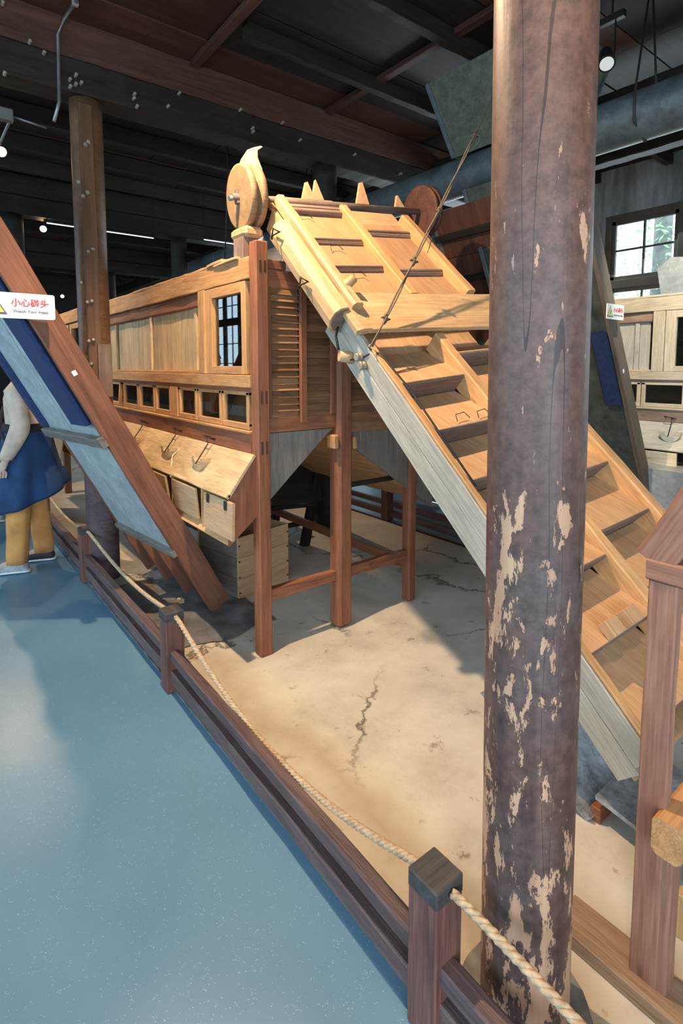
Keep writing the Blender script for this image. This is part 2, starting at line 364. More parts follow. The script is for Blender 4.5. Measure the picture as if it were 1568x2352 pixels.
M['bluecloth'] = plain('blue_cloth', (0.014, 0.047, 0.120), 0.9, noise_amt=0.35, scale=9, bump=0.3)
M['mustard'] = plain('mustard_cloth', (0.64, 0.29, 0.085), 0.9, noise_amt=0.3, scale=8, bump=0.3)
M['hair'] = plain('black_hair', (0.015, 0.012, 0.011), 0.5)
M['shoe'] = plain('grey_shoe', (0.42, 0.42, 0.42), 0.6, noise_amt=0.5, scale=25)
M['shoeblack'] = plain('black_shoe', (0.03, 0.03, 0.03), 0.6)
M['blackcloth'] = plain('black_cloth', (0.02, 0.02, 0.022), 0.9)

# ------------------------------------------------------------------ geometry helpers
OFF = V3((0, 0, 0))
def tag(o, label=None, cat=None, group=None, kind=None):
    if label: o['label'] = label
    if cat: o['category'] = cat
    if group: o['group'] = group
    if kind: o['kind'] = kind
    return o

def empty(name, loc, label, cat, group=None):
    o = bpy.data.objects.new(name, None); COL.objects.link(o)
    o.location = V3(loc) + OFF; o.empty_display_size = 0.1
    return tag(o, label, cat, group)

def place(o, mw, parent):
    if parent is not None:
        o.parent = parent
        o.matrix_parent_inverse = world_of(parent).inverted()
    o.matrix_basis = mw

def world_of(o):
    if o.parent is None: return o.matrix_basis.copy()
    return world_of(o.parent) @ o.matrix_parent_inverse @ o.matrix_basis

def mk(name, verts, faces, mat, parent=None, mw=None, smooth=False):
    me = bpy.data.meshes.new(name)
    me.from_pydata([tuple(v) for v in verts], [], faces)
    me.materials.append(mat); me.validate()
    if smooth:
        me.polygons.foreach_set('use_smooth', [True] * len(me.polygons))
    me.update()
    o = bpy.data.objects.new(name, me); COL.objects.link(o)
    mw = Matrix.Identity(4) if mw is None else mw
    place(o, Matrix.Translation(OFF) @ mw, parent)
    return o

def cbox(sx, sy, sz, ch=0.003):
    """chamfered box centred at origin"""
    hx, hy, hz = sx / 2, sy / 2, sz / 2
    ch = min(ch, hx * 0.6, hy * 0.6, hz * 0.6)
    vs = []; idx = {}
    for i in (-1, 1):
        for j in (-1, 1):
            for k in (-1, 1):
                for ax in range(3):
                    p = [i * hx, j * hy, k * hz]
                    for a2 in range(3):
                        if a2 != ax: p[a2] -= (i, j, k)[a2] * ch
                    idx[(i, j, k, ax)] = len(vs); vs.append(tuple(p))
    f = []
    def q(a, b, c, d): f.append((a, b, c, d))
    for s in (-1, 1):
        a = [idx[(s, j, k, 0)] for j, k in ((-1, -1), (1, -1), (1, 1), (-1, 1))]; f.append(tuple(a if s > 0 else a[::-1]))
        a = [idx[(i, s, k, 1)] for i, k in ((-1, -1), (-1, 1), (1, 1), (1, -1))]; f.append(tuple(a if s > 0 else a[::-1]))
        a = [idx[(i, j, s, 2)] for i, j in ((-1, -1), (1, -1), (1, 1), (-1, 1))]; f.append(tuple(a if s > 0 else a[::-1]))
    for j in (-1, 1):
        for k in (-1, 1):
            a = (idx[(-1, j, k, 1)], idx[(1, j, k, 1)], idx[(1, j, k, 2)], idx[(-1, j, k, 2)]); f.append(a if j * k > 0 else a[::-1])
    for i in (-1, 1):
        for k in (-1, 1):
            a = (idx[(i, -1, k, 0)], idx[(i, 1, k, 0)], idx[(i, 1, k, 2)], idx[(i, -1, k, 2)]); f.append(a if i * k < 0 else a[::-1])
        for j in (-1, 1):
            a = (idx[(i, j, -1, 0)], idx[(i, j, 1, 0)], idx[(i, j, 1, 1)], idx[(i, j, -1, 1)]); f.append(a if i * j > 0 else a[::-1])
    for i in (-1, 1):
        for j in (-1, 1):
            for k in (-1, 1):
                a = (idx[(i, j, k, 0)], idx[(i, j, k, 1)], idx[(i, j, k, 2)]); f.append(a if i * j * k > 0 else a[::-1])
    return vs, f

def frame(x, up, org):
    x = V3(x).normalized(); z = V3(up); z = (z - x * x.dot(z)).normalized(); y = z.cross(x)
    m = Matrix.Identity(4)
    for r in range(3):
        m[r][0] = x[r]; m[r][1] = y[r]; m[r][2] = z[r]; m[r][3] = org[r]
    return m

def board(name, p0, p1, w, t, mat, parent=None, up=(0, 0, 1), ch=0.003, warp=0.0, segs=1):
    p0 = V3(p0); p1 = V3(p1); L = (p1 - p0).length
    mw = frame(p1 - p0, up, (p0 + p1) / 2)
    if warp <= 0:
        vs, f = cbox(L, w, t, ch)
        return mk(name, vs, f, mat, parent, mw)
    # rough sawn, slightly wavy board
    n = max(3, int(L / 0.06)); sd = random.uniform(0, 99); vs = []; f = []
    prof = [(-w/2, -t/2 + ch), (-w/2 + ch, -t/2), (w/2 - ch, -t/2), (w/2, -t/2 + ch), (w/2, t/2 - ch), (w/2 - ch, t/2), (-w/2 + ch, t/2), (-w/2, t/2 - ch)]
    for i in range(n + 1):
        x = -L/2 + L * i / n
        a = warp * noise.noise(V3((x * 4 + sd, 1.3, 0))); b2 = warp * noise.noise(V3((x * 5 + sd, 7.7, 3)))
        c2 = warp * noise.noise(V3((x * 9 + sd, 2.7, 5)))
        for (y, z) in prof: vs.append((x, y + (a if y > 0 else b2), z + c2 * 0.4))
    for i in range(n):
        for j in range(8):
            k = (j + 1) % 8
            f.append((i*8 + j, i*8 + k, (i+1)*8 + k, (i+1)*8 + j))
    f.append(tuple(range(7, -1, -1))); f.append(tuple(n*8 + j for j in range(8)))
    return mk(name, vs, f, mat, parent, mw)

def bx(name, x0, x1, y0, y1, z0, z1, mat, parent=None, ch=0.003, warp=0.0):
    s = [x1 - x0, y1 - y0, z1 - z0]; c = V3(((x0 + x1) / 2, (y0 + y1) / 2, (z0 + z1) / 2))
    a = s.index(max(s))
    d = V3((0, 0, 0)); d[a] = s[a] / 2
    if a == 0: up, w, t = (0, 0, 1), s[1], s[2]
    elif a == 1: up, w, t = (0, 0, 1), s[0], s[2]
    else: up, w, t = (1, 0, 0), s[1], s[0]
    return board(name, c - d, c + d, w, t, mat, parent, up, ch, warp)

def prism(name, pts, ext, mat, parent=None, longdir=None, smooth=False):
    """closed planar polygon pts extruded by vector ext; local X follows longdir"""
    pts = [V3(p) for p in pts]; ext = V3(ext)
    c = sum(pts, V3((0, 0, 0))) / len(pts)
    ld = V3(longdir) if longdir is not None else (pts[1] - pts[0])
    up = ext if abs(ld.normalized().dot(ext.normalized())) < 0.95 else V3((0.3, 0.1, 1))
    mw = frame(ld, up, c); inv = mw.inverted()
    n = len(pts)
    nrm = V3((0, 0, 0))
    for i in range(n): nrm += (pts[i] - c).cross(pts[(i + 1) % n] - c)
    if nrm.dot(ext) > 0: pts = pts[::-1]
    vs = [inv @ p for p in pts] + [inv @ (p + ext) for p in pts]
    f = [tuple(range(n)), tuple(range(2*n - 1, n - 1, -1))]
    for i in range(n):
        k = (i + 1) % n; f.append((i, i + n, k + n, k))
    return mk(name, vs, f, mat, parent, mw, smooth)

def cyl(name, p0, p1, r0, r1, mat, parent=None, n=20, smooth=True, rings=1, rough=0.0, seed=0):
    p0 = V3(p0); p1 = V3(p1); L = (p1 - p0).length
    up = (0, 0, 1) if abs((p1 - p0).normalized().z) < 0.9 else (1, 0, 0)
    mw = frame(p1 - p0, up, p0)
    vs = []; f = []
    for i in range(rings + 1):
        t = i / rings; r = r0 + (r1 - r0) * t
        for j in range(n):
            a = 2 * math.pi * j / n
            rr = r
            if rough:
                rr *= 1 + rough * (noise.noise(V3((math.cos(a) * 1.2 + seed, math.sin(a) * 1.2, t * L * 0.9))) + 0.35 * noise.noise(V3((math.cos(a) * 5 + seed, math.sin(a) * 5, t * L * 2))))
            vs.append((L * t, rr * math.cos(a), rr * math.sin(a)))
    for i in range(rings):
        for j in range(n):
            k = (j + 1) % n
            f.append((i*n + j, (i+1)*n + j, (i+1)*n + k, i*n + k)[::-1])
    f.append(tuple(range(n))[::-1]); f.append(tuple(rings*n + j for j in range(n)))
    o = mk(name, vs, f, mat, parent, mw, False)
    if smooth:
        for p in o.data.polygons: p.use_smooth = len(p.vertices) == 4
    return o

def pillar(name, x, y, z0, z1, r0, r1, mat, parent=None, rough=0.06, seed=0, n=40, rings=36, lean=(0, 0)):
    """upright log, local z = world height so bark follows it"""
    vs = []; f = []; H = z1 - z0
    for i in range(rings + 1):
        t = i / rings; r = r0 + (r1 - r0) * t; z = H * t
        for j in range(n):
            a = 2 * math.pi * j / n
            rr = r * (1 + rough * noise.noise(V3((math.cos(a) * 1.1 + seed, math.sin(a) * 1.1, z * 0.8))) + rough * 0.25 * noise.noise(V3((math.cos(a) * 6 + seed, math.sin(a) * 6, z * 1.5))))
            vs.append((rr * math.cos(a) + lean[0] * t, rr * math.sin(a) + lean[1] * t, z))
    for i in range(rings):
        for j in range(n):
            k = (j + 1) % n; f.append((i*n + j, i*n + k, (i+1)*n + k, (i+1)*n + j))
    f.append(tuple(range(n))[::-1]); f.append(tuple(rings*n + j for j in range(n)))
    o = mk(name, vs, f, mat, parent, Matrix.Translation((x, y, z0)))
    for p in o.data.polygons: p.use_smooth = len(p.vertices) == 4
    return o

def tube_geo(path, r, n=8, closed=False):
    path = [V3(p) for p in path]; vs = []; f = []; m = len(path)
    for i, p in enumerate(path):
        d = (path[min(i + 1, m - 1)] - path[max(i - 1, 0)]).normalized()
        ref = V3((0, 0, 1)) if abs(d.z) < 0.9 else V3((1, 0, 0))
        u = d.cross(ref).normalized(); v = u.cross(d)
        for j in range(n):
            a = 2 * math.pi * j / n
            vs.append(p + u * (r * math.cos(a)) + v * (r * math.sin(a)))
    for i in range(m - 1):
        for j in range(n):
            k = (j + 1) % n; f.append((i*n + j, i*n + k, (i+1)*n + k, (i+1)*n + j))
    f.append(tuple(range(n))[::-1]); f.append(tuple((m-1)*n + j for j in range(n)))
    return vs, f

def tube(name, path, r, mat, parent=None, n=8):
    vs, f = tube_geo(path, r, n)
    return mk(name, vs, f, mat, parent, None, True)

def lathe(name, org, axis, prof, mat, parent=None, n=24):
    mw = frame(axis, (0, 0, 1) if abs(V3(axis).normalized().z) < 0.9 else (1, 0, 0), org)
    vs = []; f = []
    for (x, r) in prof:
        for j in range(n):
            a = 2 * math.pi * j / n; vs.append((x, r * math.cos(a), r * math.sin(a)))
    for i in range(len(prof) - 1):
        for j in range(n):
            k = (j + 1) % n; f.append((i*n + j, i*n + k, (i+1)*n + k, (i+1)*n + j)[::-1])
    f.append(tuple(range(n))); f.append(tuple((len(prof)-1)*n + j for j in range(n))[::-1])
    o = mk(name, vs, f, mat, parent, mw, False)
    for p in o.data.polygons: p.use_smooth = len(p.vertices) == 4
    return o

def text(name, body, size, mat, parent, mw, depth=0.0004, bold=0.0):
    cu = bpy.data.curves.new(name, 'FONT'); cu.body = body; cu.size = size; cu.extrude = depth; cu.offset = bold
    cu.align_x = 'CENTER'; cu.align_y = 'CENTER'
    t = bpy.data.objects.new(name + '_tmp', cu); COL.objects.link(t)
    dg = bpy.context.evaluated_depsgraph_get(); dg.update()
    me = bpy.data.meshes.new_from_object(t.evaluated_get(dg))
    me.name = name; me.materials.clear(); me.materials.append(mat)
    bpy.data.objects.remove(t); bpy.data.curves.remove(cu)
    o = bpy.data.objects.new(name, me); COL.objects.link(o)
    place(o, Matrix.Translation(OFF) @ mw, parent)
    return o
# ================================================================== room shell
def struct(o, kind='structure'):
    o['kind'] = kind; return o
CZ = 3.95
fl = struct(mk('floor', [(0.93, -3.5, 0), (3.77, -3.5, 0), (3.77, 16, 0), (0.93, 16, 0)], [(0, 1, 2, 3)], M['concrete']))
struct(bx('floor', -3.6, 0.93, -3.5, 16, -0.05, -0.002, M['terrazzo'], ch=0.001))
struct(bx('floor', 3.77, 4.75, -3.5, 16, -0.05, -0.002, M['terrazzo'], ch=0.001))
struct(mk('floor', [(4.75, -3.5, 0), (6.7, -3.5, 0), (6.7, 16, 0), (4.75, 16, 0)], [(0, 1, 2, 3)], M['concrete']))
struct(bx('trim_1', 0.925, 0.945, -3.5, 16, -0.03, 0.004, M['stone'], ch=0.001))
struct(bx('trim_2', 3.755, 3.78, -3.5, 16, -0.03, 0.012, M['blackred'], ch=0.001))

ceil_ = struct(bx('ceiling', -3.8, 6.9, -3.6, 16.2, CZ + 0.03, CZ + 0.12, M['black'], ch=0.001))
rc = random.Random(3)
y = -3.5; k = 0
while y < 15.9:                                  # boards running across the hall, laid in uneven lengths
    wdt = rc.uniform(0.42, 0.62); x = -3.7
    if y < 4.2 and y > -1:
        xs = [-3.7, -1.5, 1.80, 4.3, 6.75]
    else:
        xs = [-3.7, -0.6 + rc.uniform(-.5, .5), 2.4 + rc.uniform(-.5, .5), 4.6 + rc.uniform(-.4, .4), 6.75]
    for i in range(4):
        mt = M['blackred'] if (y < 4.2 and xs[i] < 1.7) or rc.random() < 0.22 else M['black']
        dz = rc.uniform(0, 0.018)
        bx('ceiling_board', xs[i] + .004, xs[i+1] - .004, y + .004, y + wdt - .006, CZ - dz, CZ + 0.028 - dz, mt, ceil_, 0.002)
    y += wdt
for i, x in enumerate((1.82, 3.10)):
    bx('ceiling_batten', x - .035, x + .035, -1.0, 4.17, CZ - 0.06, CZ - 0.02, M['blackred'], ceil_)
for i, yv in enumerate((5.0, 5.75, 6.5, 7.2, 8.6, 9.4, 10.2, 12.3, 13.2, 14.2)):
    bx('ceiling_joist', -3.7, 6.7, yv - .04, yv + .04, CZ - 0.17, CZ - 0.02, M['black'], ceil_, warp=0.01)
for i, yv in enumerate((0.1, 1.4, 2.7, 3.5)):
    bx('ceiling_joist', 1.9, 6.7, yv - .035, yv + .035, CZ - 0.13, CZ - 0.02, M['black'], ceil_, warp=0.01)
# great cross beams on the pillars
nb = 0
for yv in (0.66, 4.29, 7.92, 11.55):
    nb += 1
    o = empty('ceiling_beam', (1.05, yv, 3.45),
              ['dark squared beam across the hall in front, above the peeling log pillar',
               'dark double beam studded with porcelain knobs across the hall above brown pillar',
               'dark beam across the hall behind the knob-studded beam',
               'farthest dark beam across the hall near back wall'][nb - 1], 'beam')
    bx('lower_timber', -3.75, 6.7, yv - .115, yv + .115, 3.46, 3.68, M['black'], o, 0.01, warp=0.015)
    bx('upper_timber', -3.75, 6.7, yv - .10, yv + .10, 3.685, 3.94, M['blackred'] if nb == 2 else M['black'], o, 0.01, warp=0.01)
    if nb == 2: beam2 = o
def knob(loc, d, parent, r=0.0115):
    o = lathe('porcelain_knob', loc, d, [(0, r * .9), (.008, r), (.012, r * .62), (.020, r * .62), (.024, r), (.034, r * .95), (.038, r * .5)], M['porcelain'], parent, 12)
    return o
for (x, z) in ((.42, 3.60), (.55, 3.44), (.70, 3.68), (.78, 3.64), (.56, 3.86), (.965, 3.50), (.93, 3.52), (1.0, 3.52), (.968, 3.56), (.93, 3.475), (1.35, 3.52), (1.355, 3.55), (1.37, 3.47), (1.60, 3.535),
               (1.69, 3.655), (2.20, 3.675), (2.31, 3.56), (2.315, 3.535), (2.60, 3.68), (2.78, 3.58), (3.4, 3.6), (4.0, 3.55)):
    knob((x, 4.175, z), (0, -1, 0.1), beam2)
# longitudinal ties on the right side
for i, (x, z) in enumerate(((4.62, 3.60), (5.6, 3.62))):
    tag(bx('tie_beam', x - .08, x + .08, -3.4, 15.9, z - 0.0, z + 0.2, M['black'], None, 0.008, warp=0.015),
        ['dark timber running lengthwise under the ceiling, beside the funnel', 'dark timber running lengthwise under the ceiling, nearer the window wall'][i], 'beam')

# ------------------------------------------------------------------ walls with windows
WX = 6.7
def wall_run(name, x, t, ys, mat, ye0, ye1, z0, z1, ztop):
    """wall along y at x with window openings centred at ys (half width .83)"""
    hw = 0.86; segs = []
    prev = ye0
    root = None
    vs = []; f = []
    def addb(a, b2, c, d):
        n = len(vs)
        for X in (x, x + t):
            for (Y, Z) in ((a, c), (b2, c), (b2, d), (a, d)): vs.append((X, Y, Z))
        f.extend([(n, n+3, n+2, n+1), (n+4, n+5, n+6, n+7), (n, n+1, n+5, n+4), (n+3, n+7, n+6, n+2), (n, n+4, n+7, n+3), (n+1, n+2, n+6, n+5)])
    for yc in ys:
        addb(prev, yc - hw, 0, ztop); addb(yc - hw, yc + hw, 0, z0); addb(yc - hw, yc + hw, z1, ztop)
        prev = yc + hw
    addb(prev, ye1, 0, ztop)
    return struct(mk(name, vs, f, mat))
RY = [-0.45, 2.53, 5.5, 8.5, 11.5, 14.2]
LY = [-2.0, 0.2, 2.4, 4.6, 6.8, 9.0, 11.2, 13.4]
wall_run('wall_right', WX, 0.25, RY, M['plaster'], -3.6, 16, 1.0, 3.40, CZ + .05)
wall_run('wall_left', -3.85, 0.25, LY, M['plaster'], -3.6, 16, 1.1, 3.6, CZ + .05)
struct(bx('wall_front', -3.8, -3.0, -3.8, -3.6, 0, CZ + .1, M['plaster'], ch=0.001))
struct(bx('wall_front', 0.6, 6.9, -3.8, -3.6, 0, CZ + .1, M['plaster'], ch=0.001))
struct(bx('wall_front', -3.0, 0.6, -3.8, -3.6, 2.9, CZ + .1, M['plaster'], ch=0.001))
struct(bx('wall_back', -3.8, 6.9, 16.0, 16.2, 0, CZ + .1, M['black'], ch=0.001))
wn = 0
def window(xf, yc, z0, z1, rows, d):
    """painted timber window: outer frame, centre post, two sashes of small panes above and below a transom"""
    global wn
    wn += 1
    w = struct(empty('window_%d' % wn, (xf, yc, z0), None, None))
    hw = 0.86; t = 0.05
    for s in (-1, 1): bx('frame_post', xf - .04, xf + .04, yc + s * (hw - .035) - .035, yc + s * (hw - .035) + .035, z0, z1, M['winframe'], w)
    bx('centre_post', xf - .045, xf + .045, yc - .05, yc + .05, z0, z1, M['winframe'], w)
    zt = z0 + (z1 - z0) * 0.66
    for za, zb in ((z0, z0 + .07), (z1 - .07, z1), (zt - .05, zt + .05)):
        bx('frame_rail', xf - .042, xf + .042, yc - hw, yc + hw, za, zb, M['winframe'], w)
    for s in (-1, 1):
        for (za, zb, nr) in ((z0 + .07, zt - .05, rows), (zt + .05, z1 - .07, 2)):
            ya, yb = sorted((yc + s * .05, yc + s * (hw - .07)))
            bx('glass_pane', xf - .004, xf + .004, ya + .002, yb - .002, za + .002, zb - .002, M['blueglass'], w, 0.0005)
            for q in (ya, yb):
                bx('sash_stile', xf - .022, xf + .022, min(q, q + (.045 if q == ya else -.045)), max(q, q + (.045 if q == ya else -.045)), za, zb, M['winframe'], w)
            for q, e in ((za, .045), (zb, -.045)):
                bx('sash_rail', xf - .022, xf + .022, ya, yb, min(q, q + e), max(q, q + e), M['winframe'], w)
            m_ = (ya + yb) / 2
            bx('glazing_bar', xf - .016, xf + .016, m_ - .012, m_ + .012, za, zb, M['winframe'], w)
            for i in range(1, nr):
                zz = za + (zb - za) * i / nr
                bx('glazing_bar', xf - .015, xf + .015, ya, yb, zz - .011, zz + .011, M['winframe'], w)
for yc in RY[:4]: window(WX + .06, yc, 1.0, 3.40, 3, 1)
for yc in LY[1:]: window(-3.66, yc, 1.1, 3.6, 3, -1)
# outside
struct(bx('floor', 6.95, 40, -20, 40, -0.3, -0.1, M['ground'], ch=0.001))
struct(bx('floor', -40, -3.9, -20, 40, -0.3, -0.1, M['ground'], ch=0.001))
def leaves(name, centers, count, size, label, grp=None):
    rl = random.Random(len(centers) * 7 + count); vs = []; f = []
    for _ in range(count):
        c, R = rl.choice(centers)
        d = V3((rl.gauss(0, 1), rl.gauss(0, 1), rl.gauss(0, 1))).normalized() * R * rl.random() ** 0.4
        p = V3(c) + d; a = V3((rl.gauss(0, 1), rl.gauss(0, 1), rl.gauss(0, 1))).normalized(); b = a.orthogonal().normalized()
        s = size * rl.uniform(.6, 1.3); n = len(vs)
        vs.extend([p - a * s, p + b * s * .45, p + a * s, p - b * s * .45]); f.append((n, n+1, n+2, n+3))
    return vs, f
for i, (x, y, r, lab) in enumerate(((9.6, 3.9, .17, 'slender grey tree trunk with green leaves seen through the left window sash'),
                                    (10.4, 3.35, .2, 'grey tree trunk with green leaves seen through the right part of the window'),
                                    (11.2, 8.4, .2, 'leafy tree farther along outside the window wall'))):
    o = empty('tree', (x, y, -0.1), lab, 'tree')
    cyl('trunk', (x, y, -0.1), (x + .1, y + .05, 5.2), r, r * .7, M['trunk'], o, 14, True, 10, 0.15, i)
    cs = [((x + random.uniform(-1.2, 1.2), y + random.uniform(-1.5, 1.5), random.uniform(2.4, 6)), random.uniform(.6, 1.1)) for _ in range(9)] + [((x, y, 1.8), 0.8)]
    v_, f_ = leaves('foliage', cs, 2600, .05, '')
    struct(mk('foliage', v_, f_, M['leaf'], o), 'stuff')
o = empty('red_fence', (12.5, 3, -.1), 'red painted railing outside beyond the trees', 'railing')
for z in (1.9, 2.6): bx('rail', 12.45, 12.55, -2, 10, z, z + .10, M['redpaint'], o)
for i in range(9): bx('railing_post', 12.45, 12.55, -2 + i * 1.5, -1.9 + i * 1.5, -.1, 2.7, M['redpaint'], o)

# ================================================================== pillars
def pillar_thing(x, y, z1, r, mat, label, seed, parent_mat=None):
    return tag(pillar('log_pillar', x, y, 0, z1, r, r * 0.98, mat, None, 0.05, seed), label, 'pillar')
bp = tag(pillar('log_pillar', 1.111, 0.685, 0.0, 3.46, 0.1055, 0.106, M['log'], None, 0.014, 4.0, 64, 80, (-.028, .022)), 'large purple-brown log pillar with peeling paint in the foreground', 'pillar')
st = mk('plinth', *(lambda r: ([(r[0] * math.cos(a) * (1 if k == 0 else .92), r[0] * math.sin(a) * (1 if k == 0 else .92), k * .035) for k in (0, 1) for a in [i * math.pi / 8 + .2 for i in range(16)]],
        [(i, (i + 1) % 16, 16 + (i + 1) % 16, 16 + i) for i in range(16)] + [tuple(range(16, 32))]))((.165,)), M['stone'], bp, Matrix.Translation((1.111, .685, 0)))
LP = tag(pillar('log_pillar', 1.055, 4.30, 0, 3.46, 0.108, 0.106, M['post'], None, 0.03, 2.0), 'brown log pillar studded with porcelain knobs, behind the slanted left chute', 'pillar')
LPx, LPy = 1.055, 4.30
pillar('painted_foot', LPx, LPy, 0, 0.92, 0.113, 0.1125, M['paintedlog'], LP, 0.02, 2.0)
bx('cover_board', LPx - .075, LPx + .01, LPy - .128, LPy - .100, 0.95, 3.40, M['post'], LP)
bx('box_panel', LPx - .02, LPx + .075, LPy - .150, LPy - .125, 1.38, 1.76, M['dirtywood'], LP)
for (dx, z) in ((-.02, 3.12), (.0, 3.14), (-.075, 2.86), (-.02, 2.80), (-.05, 2.77), (.0, 2.42), (-.03, 2.40), (-.085, 2.18), (-.05, 2.05), (-.02, 2.06), (-.05, 1.78), (-.02, 1.79), (-.04, 1.62)):
    knob((LPx + dx - .02, LPy - .128, z), (-0.3, -1, 0), LP, 0.013)
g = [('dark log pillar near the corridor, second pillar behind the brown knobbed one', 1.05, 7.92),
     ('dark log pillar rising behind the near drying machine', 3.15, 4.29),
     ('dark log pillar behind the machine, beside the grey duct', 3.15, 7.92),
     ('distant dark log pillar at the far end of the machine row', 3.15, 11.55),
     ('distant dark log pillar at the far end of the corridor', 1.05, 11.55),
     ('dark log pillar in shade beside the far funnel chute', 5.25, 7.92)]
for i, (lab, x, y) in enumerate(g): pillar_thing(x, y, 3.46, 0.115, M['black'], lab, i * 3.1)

# ================================================================== drying machine
def machine(dx, dy, W_, label, full=True):
    """long timber drying cabinet on legs: louvred end, glazed side, flared hood with flaps beneath"""
    global OFF
    OFF = V3((dx, dy, 0))
    m = empty('drying_machine', (1.414, 2.53, 0), label, 'machine')
    rg = random.Random(11)
    A, B_ = 1.414, 2.63; F, E = 2.53, 7.55
    # legs
    bx('leg', A, A + .074, F, F + .075, 0, 2.25, W_['leg'], m, 0.006)
    bx('leg', 1.945, 2.058, F - .01, F + .10, 0, 1.86, W_['leg'], m, 0.022)
    bx('leg', B_ - .075, B_, F + .01, F + .085, 0, 2.2, W_['leg'], m, 0.012)
    for (x, y) in ((A, 5.56), (B_ - .075, 5.56), (A, E - .08), (B_ - .075, E - .08)):
        bx('leg', x, x + .074, y, y + .075, 0, 2.22, W_['leg'], m, 0.006)
    # low stretchers
    bx('stretcher', A + .074, 1.945, F + .02, F + .062, 0.30, 0.365, W_['leg'], m)
    bx('stretcher', 2.058, B_ - .075, F + .02, F + .062, 0.30, 0.365, W_['leg'], m)
    for k, yy in enumerate((F + .085,)): bx('stretcher', B_ - .06, B_ - .02, yy, 5.56, 0.22, 0.28, W_['leg'], m)
    # tenons on the near leg
    for (z0, z1) in ((1.40, 1.47), (1.13, 1.20), (2.09, 2.15)):
        for xx in (A + .018, A + .046):
            bx('tenon', xx, xx + .012, F - .0015, F + .004, z0, z1, W_['legdark'], m, 0.0005)
    # ---- long side
    bx('top_rail', A, A + .05, F + .075, 5.56, 2.065, 2.18, W_['side'], m, 0.004, warp=0.006)
    bx('top_rail', A - .01, A + .05, 5.64, E - .08, 2.09, 2.225, W_['side'], m, 0.004)
    bx('cap_strip', A + .005, A + .07, F + .35, 5.5, 2.18, 2.20, W_['side'], m, 0.004, warp=0.012)
    bx('middle_beam', A - .008, A + .05, F + .075, 5.56, 1.485, 1.553, W_['side'], m, 0.003)
    bx('middle_beam', A - .008, A + .05, 5.64, E - .08, 1.485, 1.553, W_['side'], m, 0.003)
    bx('low_board', A - .004, A + .03, F + .075, 5.56, 1.130, 1.235, W_['low'], m, 0.003, warp=0.004)
    bx('low_board', A - .004, A + .03, 5.64, E - .08, 1.130, 1.235, W_['low'], m, 0.003)
    bx('ledge', A - .016, A + .03, F + .075, 5.56, 1.235, 1.250, W_['side'], m)
    # glazed sash beside the near leg
    s = bx('window_sash', A + .004, A + .04, 3.085, 3.165, 1.555, 2.062, W_['side'], m)
    bx('sash_stile', A + .004, A + .04, 2.66, 2.712, 1.556, 2.06, W_['side'], s)
    bx('sash_rail', A + .002, A + .038, 2.712, 3.085, 2.002, 2.06, W_['side'], s)
    bx('sash_rail', A + .002, A + .038, 2.712, 3.085, 1.556, 1.602, W_['side'], s)
    bx('glass_pane', A + .028, A + .032, 2.705, 3.09, 1.595, 2.008, M['oldglass'], s, 0.0005)
    bx('door_post', A - .006, A + .045, 3.17, 3.262, 1.555, 2.062, W_['side'], m, 0.003)
    # sliding plank panels
    bx('shade_rail', A + .022, A + .045, 3.262, 5.56, 1.975, 2.065, W_['low'], m, 0.010, warp=0.008)
    bx('groove_rail', A + .002, A + .05, 3.262, 5.56, 1.553, 1.572, W_['side'], m)
    def planks(y0, y1, n, x):
        ys = [y0 + (y1 - y0) * i / n for i in range(n + 1)]
        for i in range(n):
            bx('plank', x + rg.uniform(0, .0015), x + .016, ys[i] + .0008, ys[i+1] - .0008, 1.572, 1.985, W_['panel'], m, 0.0012)
    planks(3.30, 3.385, 1, A + .046)
    bx('panel_stile', A + .036, A + .056, 3.388, 3.425, 1.572, 2.0, W_['panel'], m)
    planks(3.43, 4.235, 4, A + .048); planks(4.262, 5.155, 5, A + .054); planks(5.18, 5.55, 2, A + .048)
    bx('panel_edge', A + .030, A + .050, 5.16, 5.178, 1.572, 2.0, W_['panel'], m)
    bx('panel_edge', A + .030, A + .048, 4.238, 4.258, 1.572, 2.0, W_['panel'], m)
    # second bay: glazed doors
    for (y0, y1) in ((5.70, 6.25), (6.32, 6.85), (6.92, 7.42)):
        s = bx('window_sash', A, A + .04, y0, y0 + .06, 1.56, 2.08, W_['side'], m)
        bx('sash_stile', A, A + .04, y1 - .06, y1, 1.56, 2.08, W_['side'], s)
        bx('sash_rail', A + .001, A + .038, y0 + .06, y1 - .06, 2.02, 2.08, W_['side'], s)
        bx('sash_rail', A + .001, A + .038, y0 + .06, y1 - .06, 1.56, 1.62, W_['side'], s)
        bx('glass_pane', A + .026, A + .030, y0 + .055, y1 - .055, 1.615, 2.025, M['oldglass'], s, 0.0005)
    # row of small glazed hatches
    bx('head_rail', A + .006, A + .05, F + .075, E - .08, 1.462, 1.486, W_['low'], m)
    hatches = [(2.645, 2.975, 0), (2.985, 3.335, 0), (3.345, 3.655, 0), (3.80, 4.125, 0), (4.135, 4.50, 0), (4.52, 4.92, 0), (5.0, 5.40, 1), (5.68, 6.05, 0), (6.08, 6.45, 0), (6.48, 6.85, 0), (6.9, 7.3, 0)]
    bx('post_board', A + .0, A + .045, 3.66, 3.795, 1.252, 1.462, W_['side'], m)
